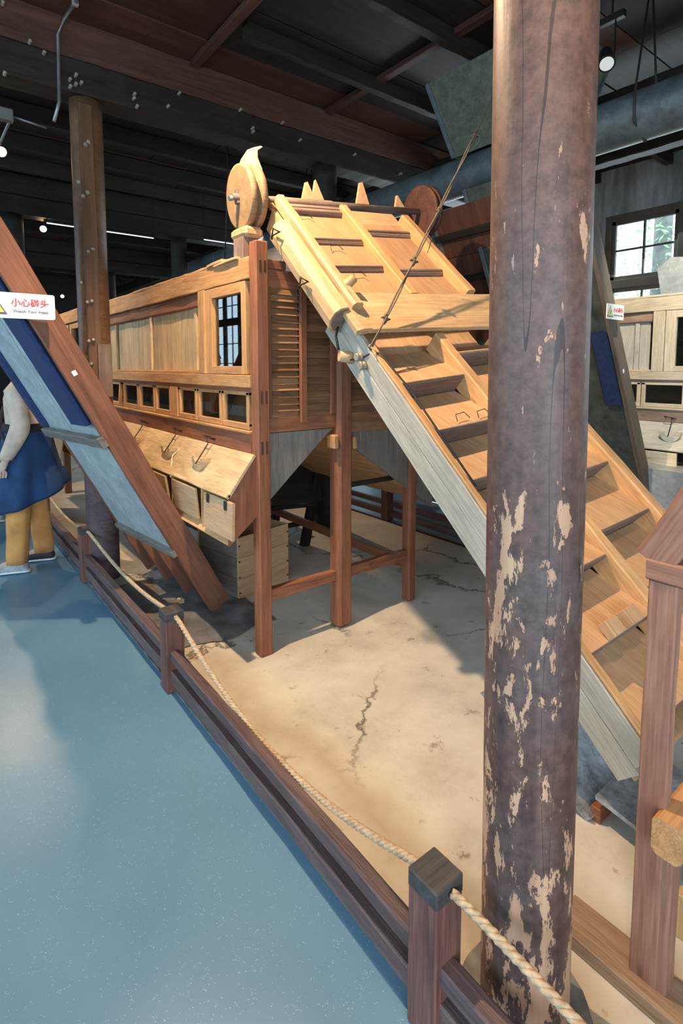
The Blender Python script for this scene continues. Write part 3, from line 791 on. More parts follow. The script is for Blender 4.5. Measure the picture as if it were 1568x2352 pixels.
    for (y0, y1, op) in hatches:
        tilt = V3((-0.075 if op else 0.0, 0, 0))
        s_ = bx('hatch_frame', A + .006, A + .034, y0, y1, 1.252, 1.286, W_['side'], m, 0.003)
        for yy in (y0, y1 - .030):
            board('hatch_stile', V3((A + .020, yy + .015, 1.27)) + tilt * .2, V3((A + .020, yy + .015, 1.46)) + tilt * 0, .030, .026, W_['side'], s_, up=(1, 0, 0))
        board('hatch_top', (A + .02, y0, 1.452), (A + .02, y1, 1.452), .026, .022, W_['side'], s_)
        bx('glass_pane', A + .020, A + .024, y0 + .027, y1 - .027, 1.28, 1.45, M['oldglass'], s_, 0.0005)
    # ---- inner box so no daylight leaks
    bx('roof_board', A + .06, B_ - .02, F + .32, E - .05, 2.14, 2.158, W_['roof'], m)
    bx('far_side_board', B_ - .03, B_ - .01, F + .09, E - .08, 1.20, 2.14, W_['low'], m)
    bx('end_board', A + .05, B_ - .03, E - .05, E - .03, 1.20, 2.14, W_['low'], m)
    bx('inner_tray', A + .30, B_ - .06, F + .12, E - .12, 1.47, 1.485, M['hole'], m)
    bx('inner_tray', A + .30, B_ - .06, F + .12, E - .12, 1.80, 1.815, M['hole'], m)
    # ---- louvred end
    ez = F + .02
    bx('end_beam', A + .074, 1.945, ez, ez + .04, 1.240, 1.322, W_['leg'], m, 0.003)
    bx('end_beam', 2.058, B_ - .075, ez, ez + .04, 1.20, 1.325, W_['endb'], m, 0.003)
    bx('end_board', A + .074, 2.10, ez + .01, ez + .03, 2.02, 2.115, W_['leg'], m, 0.002)
    bx('end_board', A + .074, 1.615, ez + .008, ez + .028, 2.118, 2.165, W_['leg'], m, 0.002)
    bx('end_stile', A + .076, A + .098, ez - .004, ez + .03, 1.322, 2.02, W_['leg'], m)
    bx('end_stile', 1.905, 1.945, ez - .006, ez + .03, 1.322, 2.02, W_['leg'], m)
    bx('end_batten', 1.684, 1.724, ez - .030, ez - .004, 1.285, 2.05, W_['leg'], m)
    nsl = 19
    for i in range(nsl):
        z = 1.335 + (2.005 - 1.335) * i / (nsl - 1)
        for (x0, x1) in ((1.512, 1.690), (1.720, 1.905)):
            tl = rg.uniform(.010, .018)
            board('louvre_slat', (x0, ez + .012, z + rg.uniform(-.002, .002)), (x1, ez + .012, z + rg.uniform(-.002, .002)), .046, .008, W_['slat'], m, up=(0, -1, tl * 34), ch=0.001)
    for i in range(17):
        z = 1.345 + i * .036
        board('louvre_slat', (2.062, ez + .014, z), (B_ - .078, ez + .014, z), .044, .008, W_['slat'], m, up=(0, -1, .5), ch=0.001)
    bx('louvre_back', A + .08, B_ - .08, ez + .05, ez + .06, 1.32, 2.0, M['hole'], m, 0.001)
    # ---- hopper beneath
    ye = 2.56
    prism('hopper_cheek', [(1.428, ye + .001, 1.13), (1.428, ye + .001, .80), (1.25, ye + .001, .655), (1.252, ye + .001, .915), (1.405, ye + .001, 1.12)], (0, .016, 0), W_['low'], m, longdir=(0, 0, 1))
    prism('hopper_end', [(1.43, ye, 1.236), (1.935, ye, 1.236), (1.885, ye, 1.205), (1.43, ye, 0.810)], (0, .018, 0), W_['hop'], m, longdir=(0, 0, 1))
    prism('hopper_end', [(1.95, ye, 1.20), (2.64, ye, 1.20), (2.64, ye, 1.12), (2.80, ye, 0.90), (2.80, ye, 0.62)], (0, .018, 0), W_['hop'], m, longdir=(0, 0, 1))
    for (a, b2) in (((1.895, 1.222), (1.245, 0.660)), ((1.955, 1.215), (2.80, 0.65))):
        nn = 4
        for i in range(nn):
            p = [a[j] + (b2[j] - a[j]) * (i + .5) / nn for j in (0, 1)]
            wv = math.hypot(b2[0] - a[0], b2[1] - a[1]) / nn - .002
            d = V3((b2[0] - a[0], 0, b2[1] - a[1])).normalized()
            upv = d.cross(V3((0, 1, 0)))
            board('slope_board', (p[0], ye + .018, p[1]), (p[0], 7.3, p[1]), wv, .012, W_['hopin'], m, up=upv)
    # flared hood
    def hd(f): return (1.408 - .158 * f, 1.128 - .208 * f)
    upv = V3((-.208, 0, .158))
    y_list = [(2.555, 4.30), (4.305, 5.55), (5.62, 7.4)]
    for (y0, y1) in y_list:
        p = hd(.5)
        board('hood_board', (p[0], y0, p[1]), (p[0], y1, p[1]), .262, .014, W_['hood'], m, up=upv, warp=0.003)
        p = hd(1.0)
        board('hood_lip', (p[0] - .006, y0, p[1] + .004), (p[0] - .006, y1, p[1] + .004), .026, .018, W_['hood'], m, up=upv, warp=0.006)
    # crescent handles with wire bails
    for yc in (3.04, 3.56, 4.25, 5.0, 6.0):
        ax = V3((0, 1, 0)); dn = V3((0, 0, -1)); ctr = V3((1.285, yc, 1.065)); pts = []
        for i in range(13):
            an = math.radians(180 + 180 * i / 12); pts.append(ctr + ax * (.080 * math.cos(an)) - dn * (.085 * math.sin(an)))
        for i in range(12, -1, -1):
            an = math.radians(180 + 180 * i / 12); pts.append(ctr + ax * (.045 * math.cos(an)) - dn * (.038 * math.sin(an)))
        hnd = prism('crescent_handle', pts, (.05, 0, 0), W_['hood'], m, longdir=ax)
        top = V3((A - .004, yc + .02, 1.155))
        tube('wire_bail', [ctr + ax * .012 + dn * .04 + V3((-.004, 0, 0)), top + V3((-.045, 0, -.02)), top + V3((-.05, 0, .02)), top], .0035, M['metal'], hnd, 6)
        tube('wire_bail', [top + V3((0, .06, .01)), top + V3((-.05, .055, .03)), top + V3((-.05, -.01, .02)), top + V3((0, -.015, .01))], .0035, M['metal'], hnd, 6)
    tube('tie_cord', [(1.352, 3.46, 1.06), (1.30, 3.47, 1.02), (1.27, 3.42, .95), (1.235, 3.34, .905)], .005, M['whitecord'], m, 6)
    # hanging flaps with hinges
    for k, (y0, y1, dep, lean) in enumerate(((2.50, 2.855, .20, .012), (2.96, 3.31, .185, -.03), (3.42, 3.76, .19, -.05), (3.85, 4.2, .19, -.02), (4.3, 4.65, .19, -.03), (4.75, 5.1, .19, -.01), (5.7, 6.1, .19, 0), (6.2, 6.6, .19, -.03))):
        fp = board('flap', (1.246, y0, .905 - dep / 2 - .005), (1.246, y1, .905 - dep / 2 - .005), dep, .016, W_['flap'], m, up=(-1, 0, lean * 3), warp=0.002)
        for yy in (y0 + .06, y1 - .08):
            board('hinge', (1.236, yy, .875), (1.236, yy + .03, .875), .05, .004, M['metal'], fp, up=(-1, 0, 0))
    for yy in (2.90, 3.36, 3.80, 4.25, 4.7, 5.15):
        prism('divider', [(1.252, yy, .90), (1.252, yy, .70), (1.40, yy, .83), (1.40, yy, 1.08)], (0, .016, 0), W_['hopin'], m, longdir=(0, 0, 1))
    # end clamps beside the middle leg
    bx('wedge_block', 1.905, 1.945, F - .015, F + .06, 1.115, 1.20, W_['side'], m, 0.008)
    bx('wedge_block', 2.058, 2.085, F - .015, F + .06, 1.10, 1.18, W_['side'], m, 0.008)
    bx('cross_tie', 2.0, 2.55, F + .08, F + .10, .845, .875, M['black'], m)
    OFF = V3((0, 0, 0))
    return m
W1 = dict(leg=M['red'], legdark=M['blackred'], side=M['orange'], low=M['red'], panel=M['panel'], slat=M['slat'], endb=M['slat'],
          hop=M['greyed'], hopin=M['rail'], hood=M['panel'], flap=M['cream'], roof=M['dirtywood'])
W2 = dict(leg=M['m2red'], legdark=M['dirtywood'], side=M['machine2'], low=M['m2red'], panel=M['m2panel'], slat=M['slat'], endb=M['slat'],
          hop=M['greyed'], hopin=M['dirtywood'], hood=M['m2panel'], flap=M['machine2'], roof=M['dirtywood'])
m1 = machine(0, 0, W1, 'long orange-brown timber cabinet on red-brown legs with louvred end and glazed side')
bx('bearing_block', 1.425, 1.545, 2.665, 2.84, 2.295, 2.355, M['pale'], m1, 0.02)
bx('bearing_post', 1.425, 1.50, 2.69, 2.80, 2.182, 2.297, M['dirtywood'], m1)
for (y0, y1, z, t) in ((2.90, 3.12, 2.20, .018), (2.72, 3.02, 2.188, .014)):
    board('loose_batten', (1.43, y0, z), (1.44, y1, z - .006), .06, t, M['pale'], m1, warp=0.01)
m2 = machine(3.55, -1.20, W2, 'timber cabinet with daylight painted into its pale wood, standing before the window wall at right')
# weathered tin cover on the second machine and tin bin underneath it
o = mk('tin_cover', [(4.98, 2.02, 2.20), (4.98, 1.30, 2.20), (4.98, 1.28, 2.44), (4.98, 1.80, 2.47), (4.98, 1.96, 2.50), (4.98, 2.06, 2.42),
                     (5.5, 2.02, 2.20), (5.5, 1.30, 2.20), (5.5, 1.28, 2.50), (5.5, 1.80, 2.53), (5.5, 1.96, 2.57), (5.5, 2.06, 2.48)],
       [(0, 1, 2, 3, 4, 5), (11, 10, 9, 8, 7, 6), (0, 6, 7, 1), (1, 7, 8, 2), (2, 8, 9, 3), (3, 9, 10, 4), (4, 10, 11, 5), (5, 11, 6, 0)], M['galv'])
tag(o, 'bent grey tin cover lying on top of the pale cabinet at right', 'cover')
o = mk('tin_bin', [(4.70, 1.2, .30), (4.70, 2.30, .30), (4.62, 2.38, .78), (4.62, 1.1, .78), (5.3, 1.2, .30), (5.3, 2.30, .30), (5.35, 2.38, .84), (5.35, 1.1, .84)],
       [(0, 3, 2, 1), (4, 5, 6, 7), (0, 1, 5, 4), (2, 3, 7, 6), (0, 4, 7, 3), (1, 2, 6, 5)], M['galv'])
tag(o, 'grey sheet-metal bin under the flaps of the pale cabinet', 'bin')
o = empty('bin_stand', (4.7, 1.3, 0), 'low dark timber frame carrying the sheet-metal bin', 'stand')
for x in (4.72, 5.2):
    bx('frame_rail', x, x + .06, 1.15, 2.32, .235, .298, M['black'], o)
    for y in (1.2, 2.22): bx('leg', x, x + .06, y, y + .06, 0, .235, M['black'], o)

# ================================================================== big inclined conveyor
CO = V3((1.62, 1.74247, 1.54837)); ca = V3((-0.02246, 0.70975, 0.70410)).normalized()
cb = V3((0.99351, -0.06273, 0.09492)); cb = (cb - ca * cb.dot(ca)).normalized(); cn = cb.cross(ca)
def CV(s, t, h): return CO + ca * s + cb * t + cn * h
conv = empty('inclined_conveyor', (1.70, .62, 0), 'large cream timber conveyor with cross slats, rising from floor to louvred cabinet end', 'conveyor')
def cbd(name, s0, s1, t0, t1, h0, h1, mat, par=conv, warp=0.0, ch=0.003, ax='s'):
    if ax == 's':
        return board(name, CV(s0, (t0+t1)/2, (h0+h1)/2), CV(s1, (t0+t1)/2, (h0+h1)/2), t1 - t0, h1 - h0, mat, par, cn, ch, warp)
    return board(name, CV((s0+s1)/2, t0, (h0+h1)/2), CV((s0+s1)/2, t1, (h0+h1)/2), s1 - s0, h1 - h0, mat, par, cn, ch, warp)
cbd('side_board', -1.58, .48, 0, .028, -.085, 0.0, M['whitewashed'], warp=0.003)
cbd('side_board', -1.60, .50, 0.002, .030, -.182, -.088, M['whitewashed'], warp=0.003)
cbd('edge_strip', -1.57, .20, .006, .036, .0015, .014, M['rail'], warp=0.006)
# bark-edged half log on the upper flank
pr = [(-.012, -.10), (-.05, -.092), (-.078, -.06), (-.088, -.015), (-.080, .03), (-.055, .055), (-.012, .062)]
pts = [CV(.40, t, h) for t, h in pr]
prism('bark_edged_log', pts, ca * .70, M['pale'], conv, longdir=ca, smooth=False)
pts = [CV(.398, t * .82 - .006, h * .8) for t, h in pr]
prism('hollow_end', pts, ca * -.004, M['dirtywood'], conv, longdir=cb)
cbd('upper_rail', .40, 1.30, .005, .062, .016, .085, M['pale'], warp=0.010, ch=0.012)
cbd('upper_side_board', .50, 1.28, -.008, .035, -.12, .012, M['rail'])
cbd('middle_rail', -1.60, .235, .445, .50, -.10, .012, M['rail'], warp=0.005, ch=0.006)
cbd('middle_rail', .52, 1.34, .462, .518, -.05, .035, M['rail'], warp=0.005, ch=0.006)
cbd('right_rail', -1.62, .235, .895, .96, -.15, .015, M['rail'], warp=0.006, ch=0.008)
cbd('right_rail', .52, 1.26, .888, .950, -.08, .045, M['rail'], warp=0.006, ch=0.008)
cbd('base_board', -1.62, 1.30, .03, .90, -.150, -.138, M['cream'], ch=0.001)
def step(s0, s1, t0, t1, deep, mat_):
    mat = M['tray'] if deep < .06 else M['cream']
    hh = .026 if deep < .06 else .10
    a = CV(s0, (t0+t1)/2, -deep); b2 = CV(s1 + .004, (t0+t1)/2, -.008)
    board('tray_board', a, b2, t1 - t0, .007, mat, conv, cn, 0.001, warp=0.0015)
    slat = board('cross_slat', CV(s1, t0, -hh / 2 - .010), CV(s1, t1, -hh / 2 - .010), hh, .011, M['dirtywood'], conv, up=ca, ch=0.002, warp=0.002)
    return slat
L1 = [1.34, 1.012, .770, .53]; L2 = [.24, -.037, -.310, -.565, -.80, -1.02, -1.268, -1.52]
R1 = [1.34, 1.11, .735, .53]; R2 = [.24, .10, -.17, -.42, -.67, -.935, -1.19, -1.45]
for sl, (t0, t1), dp in ((L1, (.064, .462), .024), (R1, (.52, .888), .024), (L2, (.03, .445), .115), (R2, (.50, .895), .115)):
    for i in range(len(sl) - 1): step(sl[i] - .008, sl[i+1], t0, t1, dp, M['cream'])
for s_ in (1.335, 1.30): cbd('top_bar', s_ - .014, s_ + .014, .06, .465, -.03, .012, M['dirtywood'], ax='t')
cbd('top_board', 1.35, 1.47, .03, .50, -.045, -.02, M['rail'], warp=0.006, ax='t')
cbd('top_board', 1.12, 1.36, .52, .90, -.03, -.012, M['cream'], warp=0.003, ax='t')
for s_ in (1.012, .770): cbd('double_bar', s_ + .012, s_ + .024, .07, .46, -.02, .006, M['dirtywood'], ax='t')
for s_ in (1.11, .735): cbd('double_bar', s_ + .014, s_ + .03, .52, .888, -.02, .006, M['dirtywood'], ax='t')
# broad weathered plank across the middle, its left end curled
wide = board('wide_plank', CV(.392, .045, .034), CV(.330, 1.25, .034), .27, .024, M['pale'], conv, cn, 0.004, 0.006)
pts = [CV(.245, -.03, .012), CV(.245, .05, .020), CV(.245, .05, .048), CV(.245, .0, .050), CV(.245, -.035, .040)]
prism('curled_end', [p + ca * .02 for p in pts], ca * .25, M['pale'], wide, longdir=cb)
cyl('peg', CV(.535, .02, .05), CV(.56, .09, .10), .028, .022, M['pale'], conv, 10)
cyl('peg', CV(.28, -.055, -.13), CV(.25, .02, -.125), .026, .03, M['pale'], conv, 9)
tube('strap', [CV(.43, -.012, -.03), CV(.36, -.05, -.08), CV(.30, -.055, -.11)], .006, M['metal'], conv)
tube('strap', [CV(.25, -.02, -.13), CV(.20, -.008, -.08), CV(.17, .0, -.02), CV(.16, .02, .01)], .004, M['metal'], conv)
for i, (s_, h_) in enumerate(((.20, -.062), (.155, -.075))):
    lathe('porcelain_pulley', CV(s_, -.004, h_), cb * -1, [(0, .018), (.008, .02), (.012, .013), (.02, .013), (.024, .02), (.032, .016)], M['porcelain'], conv, 12)
tube('black_cable', [CV(.19, .0, .006), CV(.10, .03, .018), CV(-.10, .045, .022), CV(-.35, .04, .02), CV(-.60, .035, .02)], .0045, M['metal'], conv)
for (s_, h_) in ((1.02, .01), (.66, -.02)):
    tube('iron_clamp', [CV(s_ + .03, -.10, h_ - .035), CV(s_, -.125, h_), CV(s_ - .02, -.10, h_ + .04), CV(s_ + .04, -.105, h_ + .02), CV(s_ + .01, -.115, h_ - .01)], .006, M['metal'], conv, 6)
for (s_, t_) in ((-.285, .20), (-.29, .33), (-.53, .32), (.46, .25), (1.22, .15), (.93, .2), (.70, .22)):
    tube('bent_wire', [CV(s_, t_, -.004), CV(s_ + .03, t_ + .005, .006), CV(s_ + .035, t_ + .06, .006), CV(s_ + .002, t_ + .075, .002)], .002, M['metal'], conv, 5)
for t_ in (.155, .27):
    cbd('small_block', -1.262, -1.205, t_, t_ + .07, -.006, .035, M['cream'])
bx('foot_block', 1.60, 1.64, .455, .53, 0.0, .13, M['pale'], conv)
for t_ in (.05, .86): # support legs under the foot
    pa = CV(-1.05, t_, -.15); bx('foot_leg', pa.x - .03, pa.x + .03, pa.y - .01, pa.y + .05, 0, pa.z, M['dirtywood'], conv)
# head shaft, pulleys, paddles
hc = V3((1.49, 2.765, 2.525)); hd_ = V3((1.351, -.085, .129)).normalized()
cyl('head_shaft', hc - hd_ * .085, hc + hd_ * 1.40, .020, .020, M['dirtywood'], conv, 12)
pu = lathe('wooden_pulley', hc - hd_ * .045, hd_, [(0, .160), (.002, .170), (.032, .173), (.036, .160), (.042, .138), (.054, .138), (.060, .158), (.064, .170), (.094, .170), (.096, .16)], M['pulleywood'], conv, 48)
board('hub_plate', hc - hd_ * .050 + V3((0, .005, -.035)), hc - hd_ * .050 + V3((0, .005, .045)), .036, .018, M['dirtywood'], pu, up=hd_)
cyl('axle_end', hc - hd_ * .10 + V3((0, 0, -.01)), hc - hd_ * .04, .014, .016, M['steel'], pu, 12)
lathe('wooden_pulley', hc + hd_ * 1.28, hd_, [(0, .160), (.002, .168), (.022, .170), (.026, .155), (.034, .145), (.040, .155), (.044, .168), (.062, .168)], M['blackred'], conv, 40)
for (t_, ln, wd, lean) in ((.26, .13, .09, .02), (.33, .15, .085, -.01), (.66, .17, .10, .03), (.98, .10, .08, 0)):
    base = hc + hd_ * (.12 + t_) + V3((0, .03, .030)); ln *= .85
    prism('paddle', [base, base + hd_ * wd, base + hd_ * (wd * (.56 + lean * 4)) + V3((0, .03, ln)), base + hd_ * (wd * .48) + V3((0, .03, ln * .96))], (0, .016, 0), M['cream'], conv, longdir=(0, 0, 1))
# curved horn-like paddle rising behind the left pulley
hb = hc + hd_ * .055
outer = [(-.10, .04), (-.105, .14), (-.08, .20), (-.045, .25), (-.005, .265), (.03, .272)]
inner = [(.04, .268), (.012, .25), (.012, .21), (.035, .15), (.055, .08), (.060, -.02), (.03, -.12), (-.05, -.06)]
dirp = V3((.62, -.45, 0)).normalized()
prism('horn_paddle', [hb + dirp * (u + .02) + V3((0, .03, v + .02)) for u, v in outer + inner], V3((.35, .7, 0)).normalized() * .012, M['panel'], conv, longdir=(0, 0, 1))

# long cord from the pulleys up to the ceiling
r0 = CV(.165, -.012, .035); r1 = V3((3.60, 2.54, 3.93))
o = empty('hoist_cord', r0, 'thin dark doubled cord from the conveyor edge up to the ceiling', 'cord')
def cordpath(off, n=26, end=1.0):
    ps = []
    for i in range(n + 1):
        t = end * i / n
        p = r0.lerp(r1, t) + V3((0, 0, -.02 * math.sin(math.pi * t)))
        tw = V3((math.cos(t * 22), math.sin(t * 22), 0)) * off * (1 if t < .62 else .0)
        ps.append(p + tw)
    return ps
tube('cord_strand', cordpath(.006), .0045, M['cord'], o, 6)
tube('cord_strand', cordpath(-.007, 24, .62), .0042, M['cord'], o, 6)
for t in (.06, .20, .34, .60):
    p = r0.lerp(r1, t) + V3((0, 0, -.02 * math.sin(math.pi * t)))
    tube('cord_knot', [p + V3((-.01, 0, -.02)), p + V3((.012, -.01, -.005)), p + V3((-.008, .01, .008)), p + V3((.008, 0, .022))], .010, M['cord'], o, 7)
p = r0.lerp(r1, .27); tube('loose_end', [p, p + V3((.03, -.01, -.03)), p + V3((.025, 0, -.07)), p + V3((.01, 0, -.10))], .003, M['cord'], o, 5)
p = r0.lerp(r1, .60); tube('loose_end', [p, p + V3((.04, -.01, -.01)), p + V3((.035, 0, -.06))], .004, M['cord'], o, 5)

# tin trays under the conveyor foot
o = empty('tin_tray', (1.95, .95, 0), 'dark speckled tin tray on the floor under the conveyor foot', 'tray')
mk('tray_wall', [(1.72, 1.28, .30), (1.78, .86, .02), (2.2, .86, .02), (2.3, 1.28, .30), (1.72, 1.30, .29), (1.78, .88, 0), (2.2, .88, 0), (2.3, 1.30, .29)],
   [(0, 1, 2, 3), (7, 6, 5, 4), (0, 4, 5, 1), (1, 5, 6, 2), (2, 6, 7, 3), (3, 7, 4, 0)], M['spangle'], o)
bx('tray_edge', 1.80, 1.92, .84, .875, .0, .055, M['red'], o)
o = mk('tin_sheet', [(1.80, .86, .10), (1.76, .60, .10), (2.15, .60, .10), (2.2, .86, .10), (1.80, .86, .085), (1.76, .60, .085), (2.15, .60, .085), (2.2, .86, .085)],
       [(0, 1, 2, 3), (7, 6, 5, 4), (0, 4, 5, 1), (1, 5, 6, 2), (2, 6, 7, 3), (3, 7, 4, 0)], M['spangle'])
tag(o, 'lighter spangled tin sheet beside the right wooden stand', 'sheet')
o = prism('wooden_wedge', [(1.72, .635, .0), (1.78, .60, .0), (1.78, .60, .10), (1.74, .635, .13), (1.71, .66, .11)], (.05, .05, 0), M['pale'], None, longdir=(0, 0, 1))
tag(o, 'pale rounded wooden block on the floor beside the right stand', 'block')

# ================================================================== slanted chutes across the aisles
def chute(dx, dy, label, pads=True, tall=1.75, first=True):
    global OFF
    OFF = V3((dx, dy, 0))
    P0 = V3((.754, 3.2, 1.303))
    c = V3((-.059, .9975, -.039)).normalized(); r = V3((.463, -.007, -.886)); r = (r - c * r.dot(c)).normalized(); n = r.cross(c)
    def Q(u, w, h): return P0 + r * u + c * w + n * h
    o = empty('slanted_chute', (1.44, 3.2, 0), label, 'chute')
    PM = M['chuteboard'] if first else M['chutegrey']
    pl = board('side_plank', Q(-tall, .016, .072), Q(1.455, .016, .072), .146, .034, PM, o, up=c, warp=0.003, ch=0.005)
    bx_ = board('plank_tenon', Q(1.452, .018, .05), Q(1.49, .018, .05), .04, .02, PM, pl, up=c)
    board('side_plank', Q(.14, 1.0, .072), Q(1.40, 1.0, .072), .146, .034, PM, o, up=c, warp=0.003, ch=0.005)
    board('side_plank', Q(-tall, 1.19, .072), Q(.10, 1.19, .072), .146, .034, PM, o, up=c, warp=0.003, ch=0.005)
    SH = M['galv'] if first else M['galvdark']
    us = -tall
    board('chute_sheet', Q(us, .60, .010), Q(.13, .60, .010), 1.16, .004, SH, o, up=n)
    board('chute_sheet', Q(.13, .51, .010), Q(.95, .51, .010), .98, .004, SH, o, up=n)
    if not first:
        for i in range(6):
            board('back_board', Q(-tall + i * .188, .86, -.002 + .004 * (i % 2)), Q(-tall + (i + 1) * .188 - .005, .86, -.002 + .004 * (i % 2)), .62, .012, M['blackred'], o, up=n)
        for i in range(3): board('cross_bar', Q(-tall + .2 + i * .36, .55, -.022), Q(-tall + .2 + i * .36, 1.2, -.022), .05, .03, M['black'], o, up=n, warp=0.004)
        board('long_bar', Q(-tall, .56, -.02), Q(-.66, .56, -.02), .05, .03, M['black'], o, up=n)
    board('chute_seam', Q(us, .62, .005), Q(.93, .62, .005), .02, .006, SH, o, up=n)
    if first: board('cross_bar', Q(.135, -.03, -.018), Q(.135, 1.26, -.018), .062, .034, M['greyed'], o, up=n, warp=0.008)
    board('cross_bar', Q(.955, .0, -.004), Q(.955, 1.0, -.004), .045, .034, M['greyed'], o, up=n, warp=0.006)
    for w in (.30, .60, .90):
        board('lower_board', Q(.96, w, .05), Q(1.40 - w * .05, w, .05), .13, .02, PM, o, up=c, warp=0.006)
    board('lower_sheet', Q(.96, .50, .08), Q(1.36, .50, .08), .85, .012, M['dirtywood'], o, up=n)
    if pads:
        board('padding', Q(-1.3, .19, -.016), Q(.02, .19, -.016), .32, .034, M['navy'], o, up=n, ch=0.015, warp=0.006)
        board('padding', Q(-1.3, 1.22, .03), Q(.09, 1.22, .03), .16, .10, M['navy'], o, up=n, ch=0.03, warp=0.008)
    if not first:
        board('padding', Q(-.62, .09, -.016), Q(-.02, .09, -.016), .12, .034, M['navy'], o, up=n, ch=0.015, warp=0.006)
    st_ = board('paper_sticker', Q(-.268 - .014, -.002, .052), Q(-.268 + .014, -.002, .052), .024, .002, M['signwhite'], pl, up=c, ch=0.0005)
    OFF = V3((0, 0, 0))
    return o
chute(0, 0, 'slanted brown plank chute with bluish tin underside crossing the aisle on the left')
chute(3.45, -1.30, 'slanted dark chute behind the big log pillar, before the pale cabinet', False, 1.75, False)

def sign(x0, x1, y, z0, z1, label, rot=0.0):
    o = empty('warning_sign', ((x0 + x1) / 2, y, z0), label, 'sign')
    w = x1 - x0; h = z1 - z0; cx_, cz_ = (x0 + x1) / 2, (z0 + z1) / 2
    # rounded plate
    pts = []
    rr = h * .08
    for (sx, sz, a0) in ((1, -1, -90), (1, 1, 0), (-1, 1, 90), (-1, -1, 180)):
        for k in range(5):
            a = math.radians(a0 + 90 * k / 4)
            pts.append((cx_ + sx * (w/2 - rr) + rr * math.cos(a), y, cz_ + sz * (h/2 - rr) + rr * math.sin(a)))
    pl = prism('sign_plate', pts, (0, .008, 0), M['signwhite'], o, longdir=(1, 0, 0))
    base = Matrix(((1, 0, 0, 0), (0, 0, -1, 0), (0, 1, 0, 0), (0, 0, 0, 1)))
    def at(px, pz, d): return Matrix.Translation((px, y - d, pz)) @ base
    text('chinese_lettering', '小心碰头', h * .335, M['signred'], pl, at(x0 + w * .655, z0 + h * .60, .0008), 0.0004, h * .006)
    text('english_lettering', 'Watch Your Head', h * .165, M['signgrey'], pl, at(x0 + w * .66, z0 + h * .28, .0008), 0.0004, h * .0015)
    tx = x0 + w * .175
    def tri(s, nm, mt, d):
        return prism(nm, [(tx - s * .60, y - d, z0 + h * .5 - s * .50), (tx + s * .60, y - d, z0 + h * .5 - s * .50), (tx, y - d, z0 + h * .5 + s * .52)], (0, .0006, 0), mt, pl, longdir=(1, 0, 0))
    tri(h * .72, 'triangle_border', M['signgrey'], .0012); tri(h * .56, 'triangle_field', M['signyellow'], .0020)
    zc = z0 + h * .45
    hd2 = [(tx + h * .045 * math.cos(a), y - .0028, zc + h * .06 + h * .045 * math.sin(a)) for a in [i * math.pi / 5 for i in range(10)]]
    prism('head_symbol', hd2, (0, .0006, 0), M['signgrey'], pl, longdir=(1, 0, 0))
    prism('shoulder_symbol', [(tx - h * .09, y - .0028, zc - h * .12), (tx + h * .08, y - .0028, zc - h * .12), (tx + h * .05, y - .0028, zc), (tx - h * .05, y - .0028, zc)], (0, .0006, 0), M['signgrey'], pl, longdir=(1, 0, 0))
    prism('beam_symbol', [(tx + h * .05, y - .0028, zc + h * .13), (tx + h * .14, y - .0028, zc + h * .02), (tx + h * .16, y - .0028, zc + h * .05), (tx + h * .06, y - .0028, zc + h * .16)], (0, .0006, 0), M['signgrey'], pl, longdir=(1, 0, 0))
    return o
sign(.262, .583, 3.135, 1.837, 1.962, 'white warning sign with red Chinese lettering fixed to the left chute')
sign(3.755, 3.995, 1.86, 1.925, 2.03, 'small white warning sign on the dark chute behind the log pillar')

# ================================================================== rope fences
def fence_post(x, y, parent, cap=True):
    p = bx('fence_post', x - .046, x + .046, y - .046, y + .046, 0, .375, M['fence'], parent, 0.004)
    bx('post_cap', x - .047, x + .047, y - .047, y + .047,   .360, .407, M['capwood'] if cap else M['fence'], p, 0.004)
    return p
fen = empty('rope_fence', (.91, .805, 0), 'low dark red timber fence with black-capped posts along the blue aisle', 'fence')
fy = [-.92, .805, 2.565, 4.30, 6.0, 7.7, 9.4]; fxx = [.90, .911, .932, .935, .935, .935, .935]
for x, y in zip(fxx, fy): fence_post(x, y, fen)
for i in range(len(fy) - 1):
    for (z, hh, w_) in ((.187, .050, .048), (.086, .062, .048)):
        board('fence_rail', (fxx[i] - .006, fy[i] + .046, z), (fxx[i+1] - .006, fy[i+1] - .046, z), w_, hh, M['fencerail'], fen, warp=0.003, ch=0.005)
# rope of three laid strands
rp = empty('rope', (.91, .805, .39), 'thick twisted hemp rope sagging between the near fence posts', 'rope')
def rope_span(p0, p1, sag, par):
    p0 = V3(p0); p1 = V3(p1); n = 150; L = (p1 - p0).length
    ctr = []
    for i in range(n + 1):
        t = i / n; ctr.append(p0.lerp(p1, t) + V3((.030 * math.sin(math.pi * t) ** .5 if 0 < t < 1 else 0, 0, -sag * 4 * t * (1 - t))))
    vs = []; f = []
    for s_ in range(3):
        path = []
        for i, p in enumerate(ctr):
            d = (ctr[min(i+1, n)] - ctr[max(i-1, 0)]).normalized(); u = d.cross(V3((0, 0, 1))).normalized(); v = u.cross(d)
            a = 2 * math.pi * (s_ / 3 + L * i / n / .062)
            path.append(p + u * (.0058 * math.cos(a)) + v * (.0058 * math.sin(a)))
        a_, b_ = tube_geo(path, .0066, 7); k = len(vs); vs.extend(a_); f.extend([tuple(x + k for x in q) for q in b_])
    return mk('rope_span', vs, f, M['rope'], par, None, True)
for i in range(len(fy) - 1):
    rope_span((fxx[i], fy[i] + .05, .375), (fxx[i+1], fy[i+1] - .05, .385), [.06, .185, .085, .09, .09, .09][i], rp)
fb = empty('rope_fence', (3.80, 1, 0), 'low dark fence along the second blue aisle, beyond the conveyor', 'fence')
for y in (-1, .7, 2.4, 4.1, 5.8, 7.5, 9.2): fence_post(3.80, y, fb)
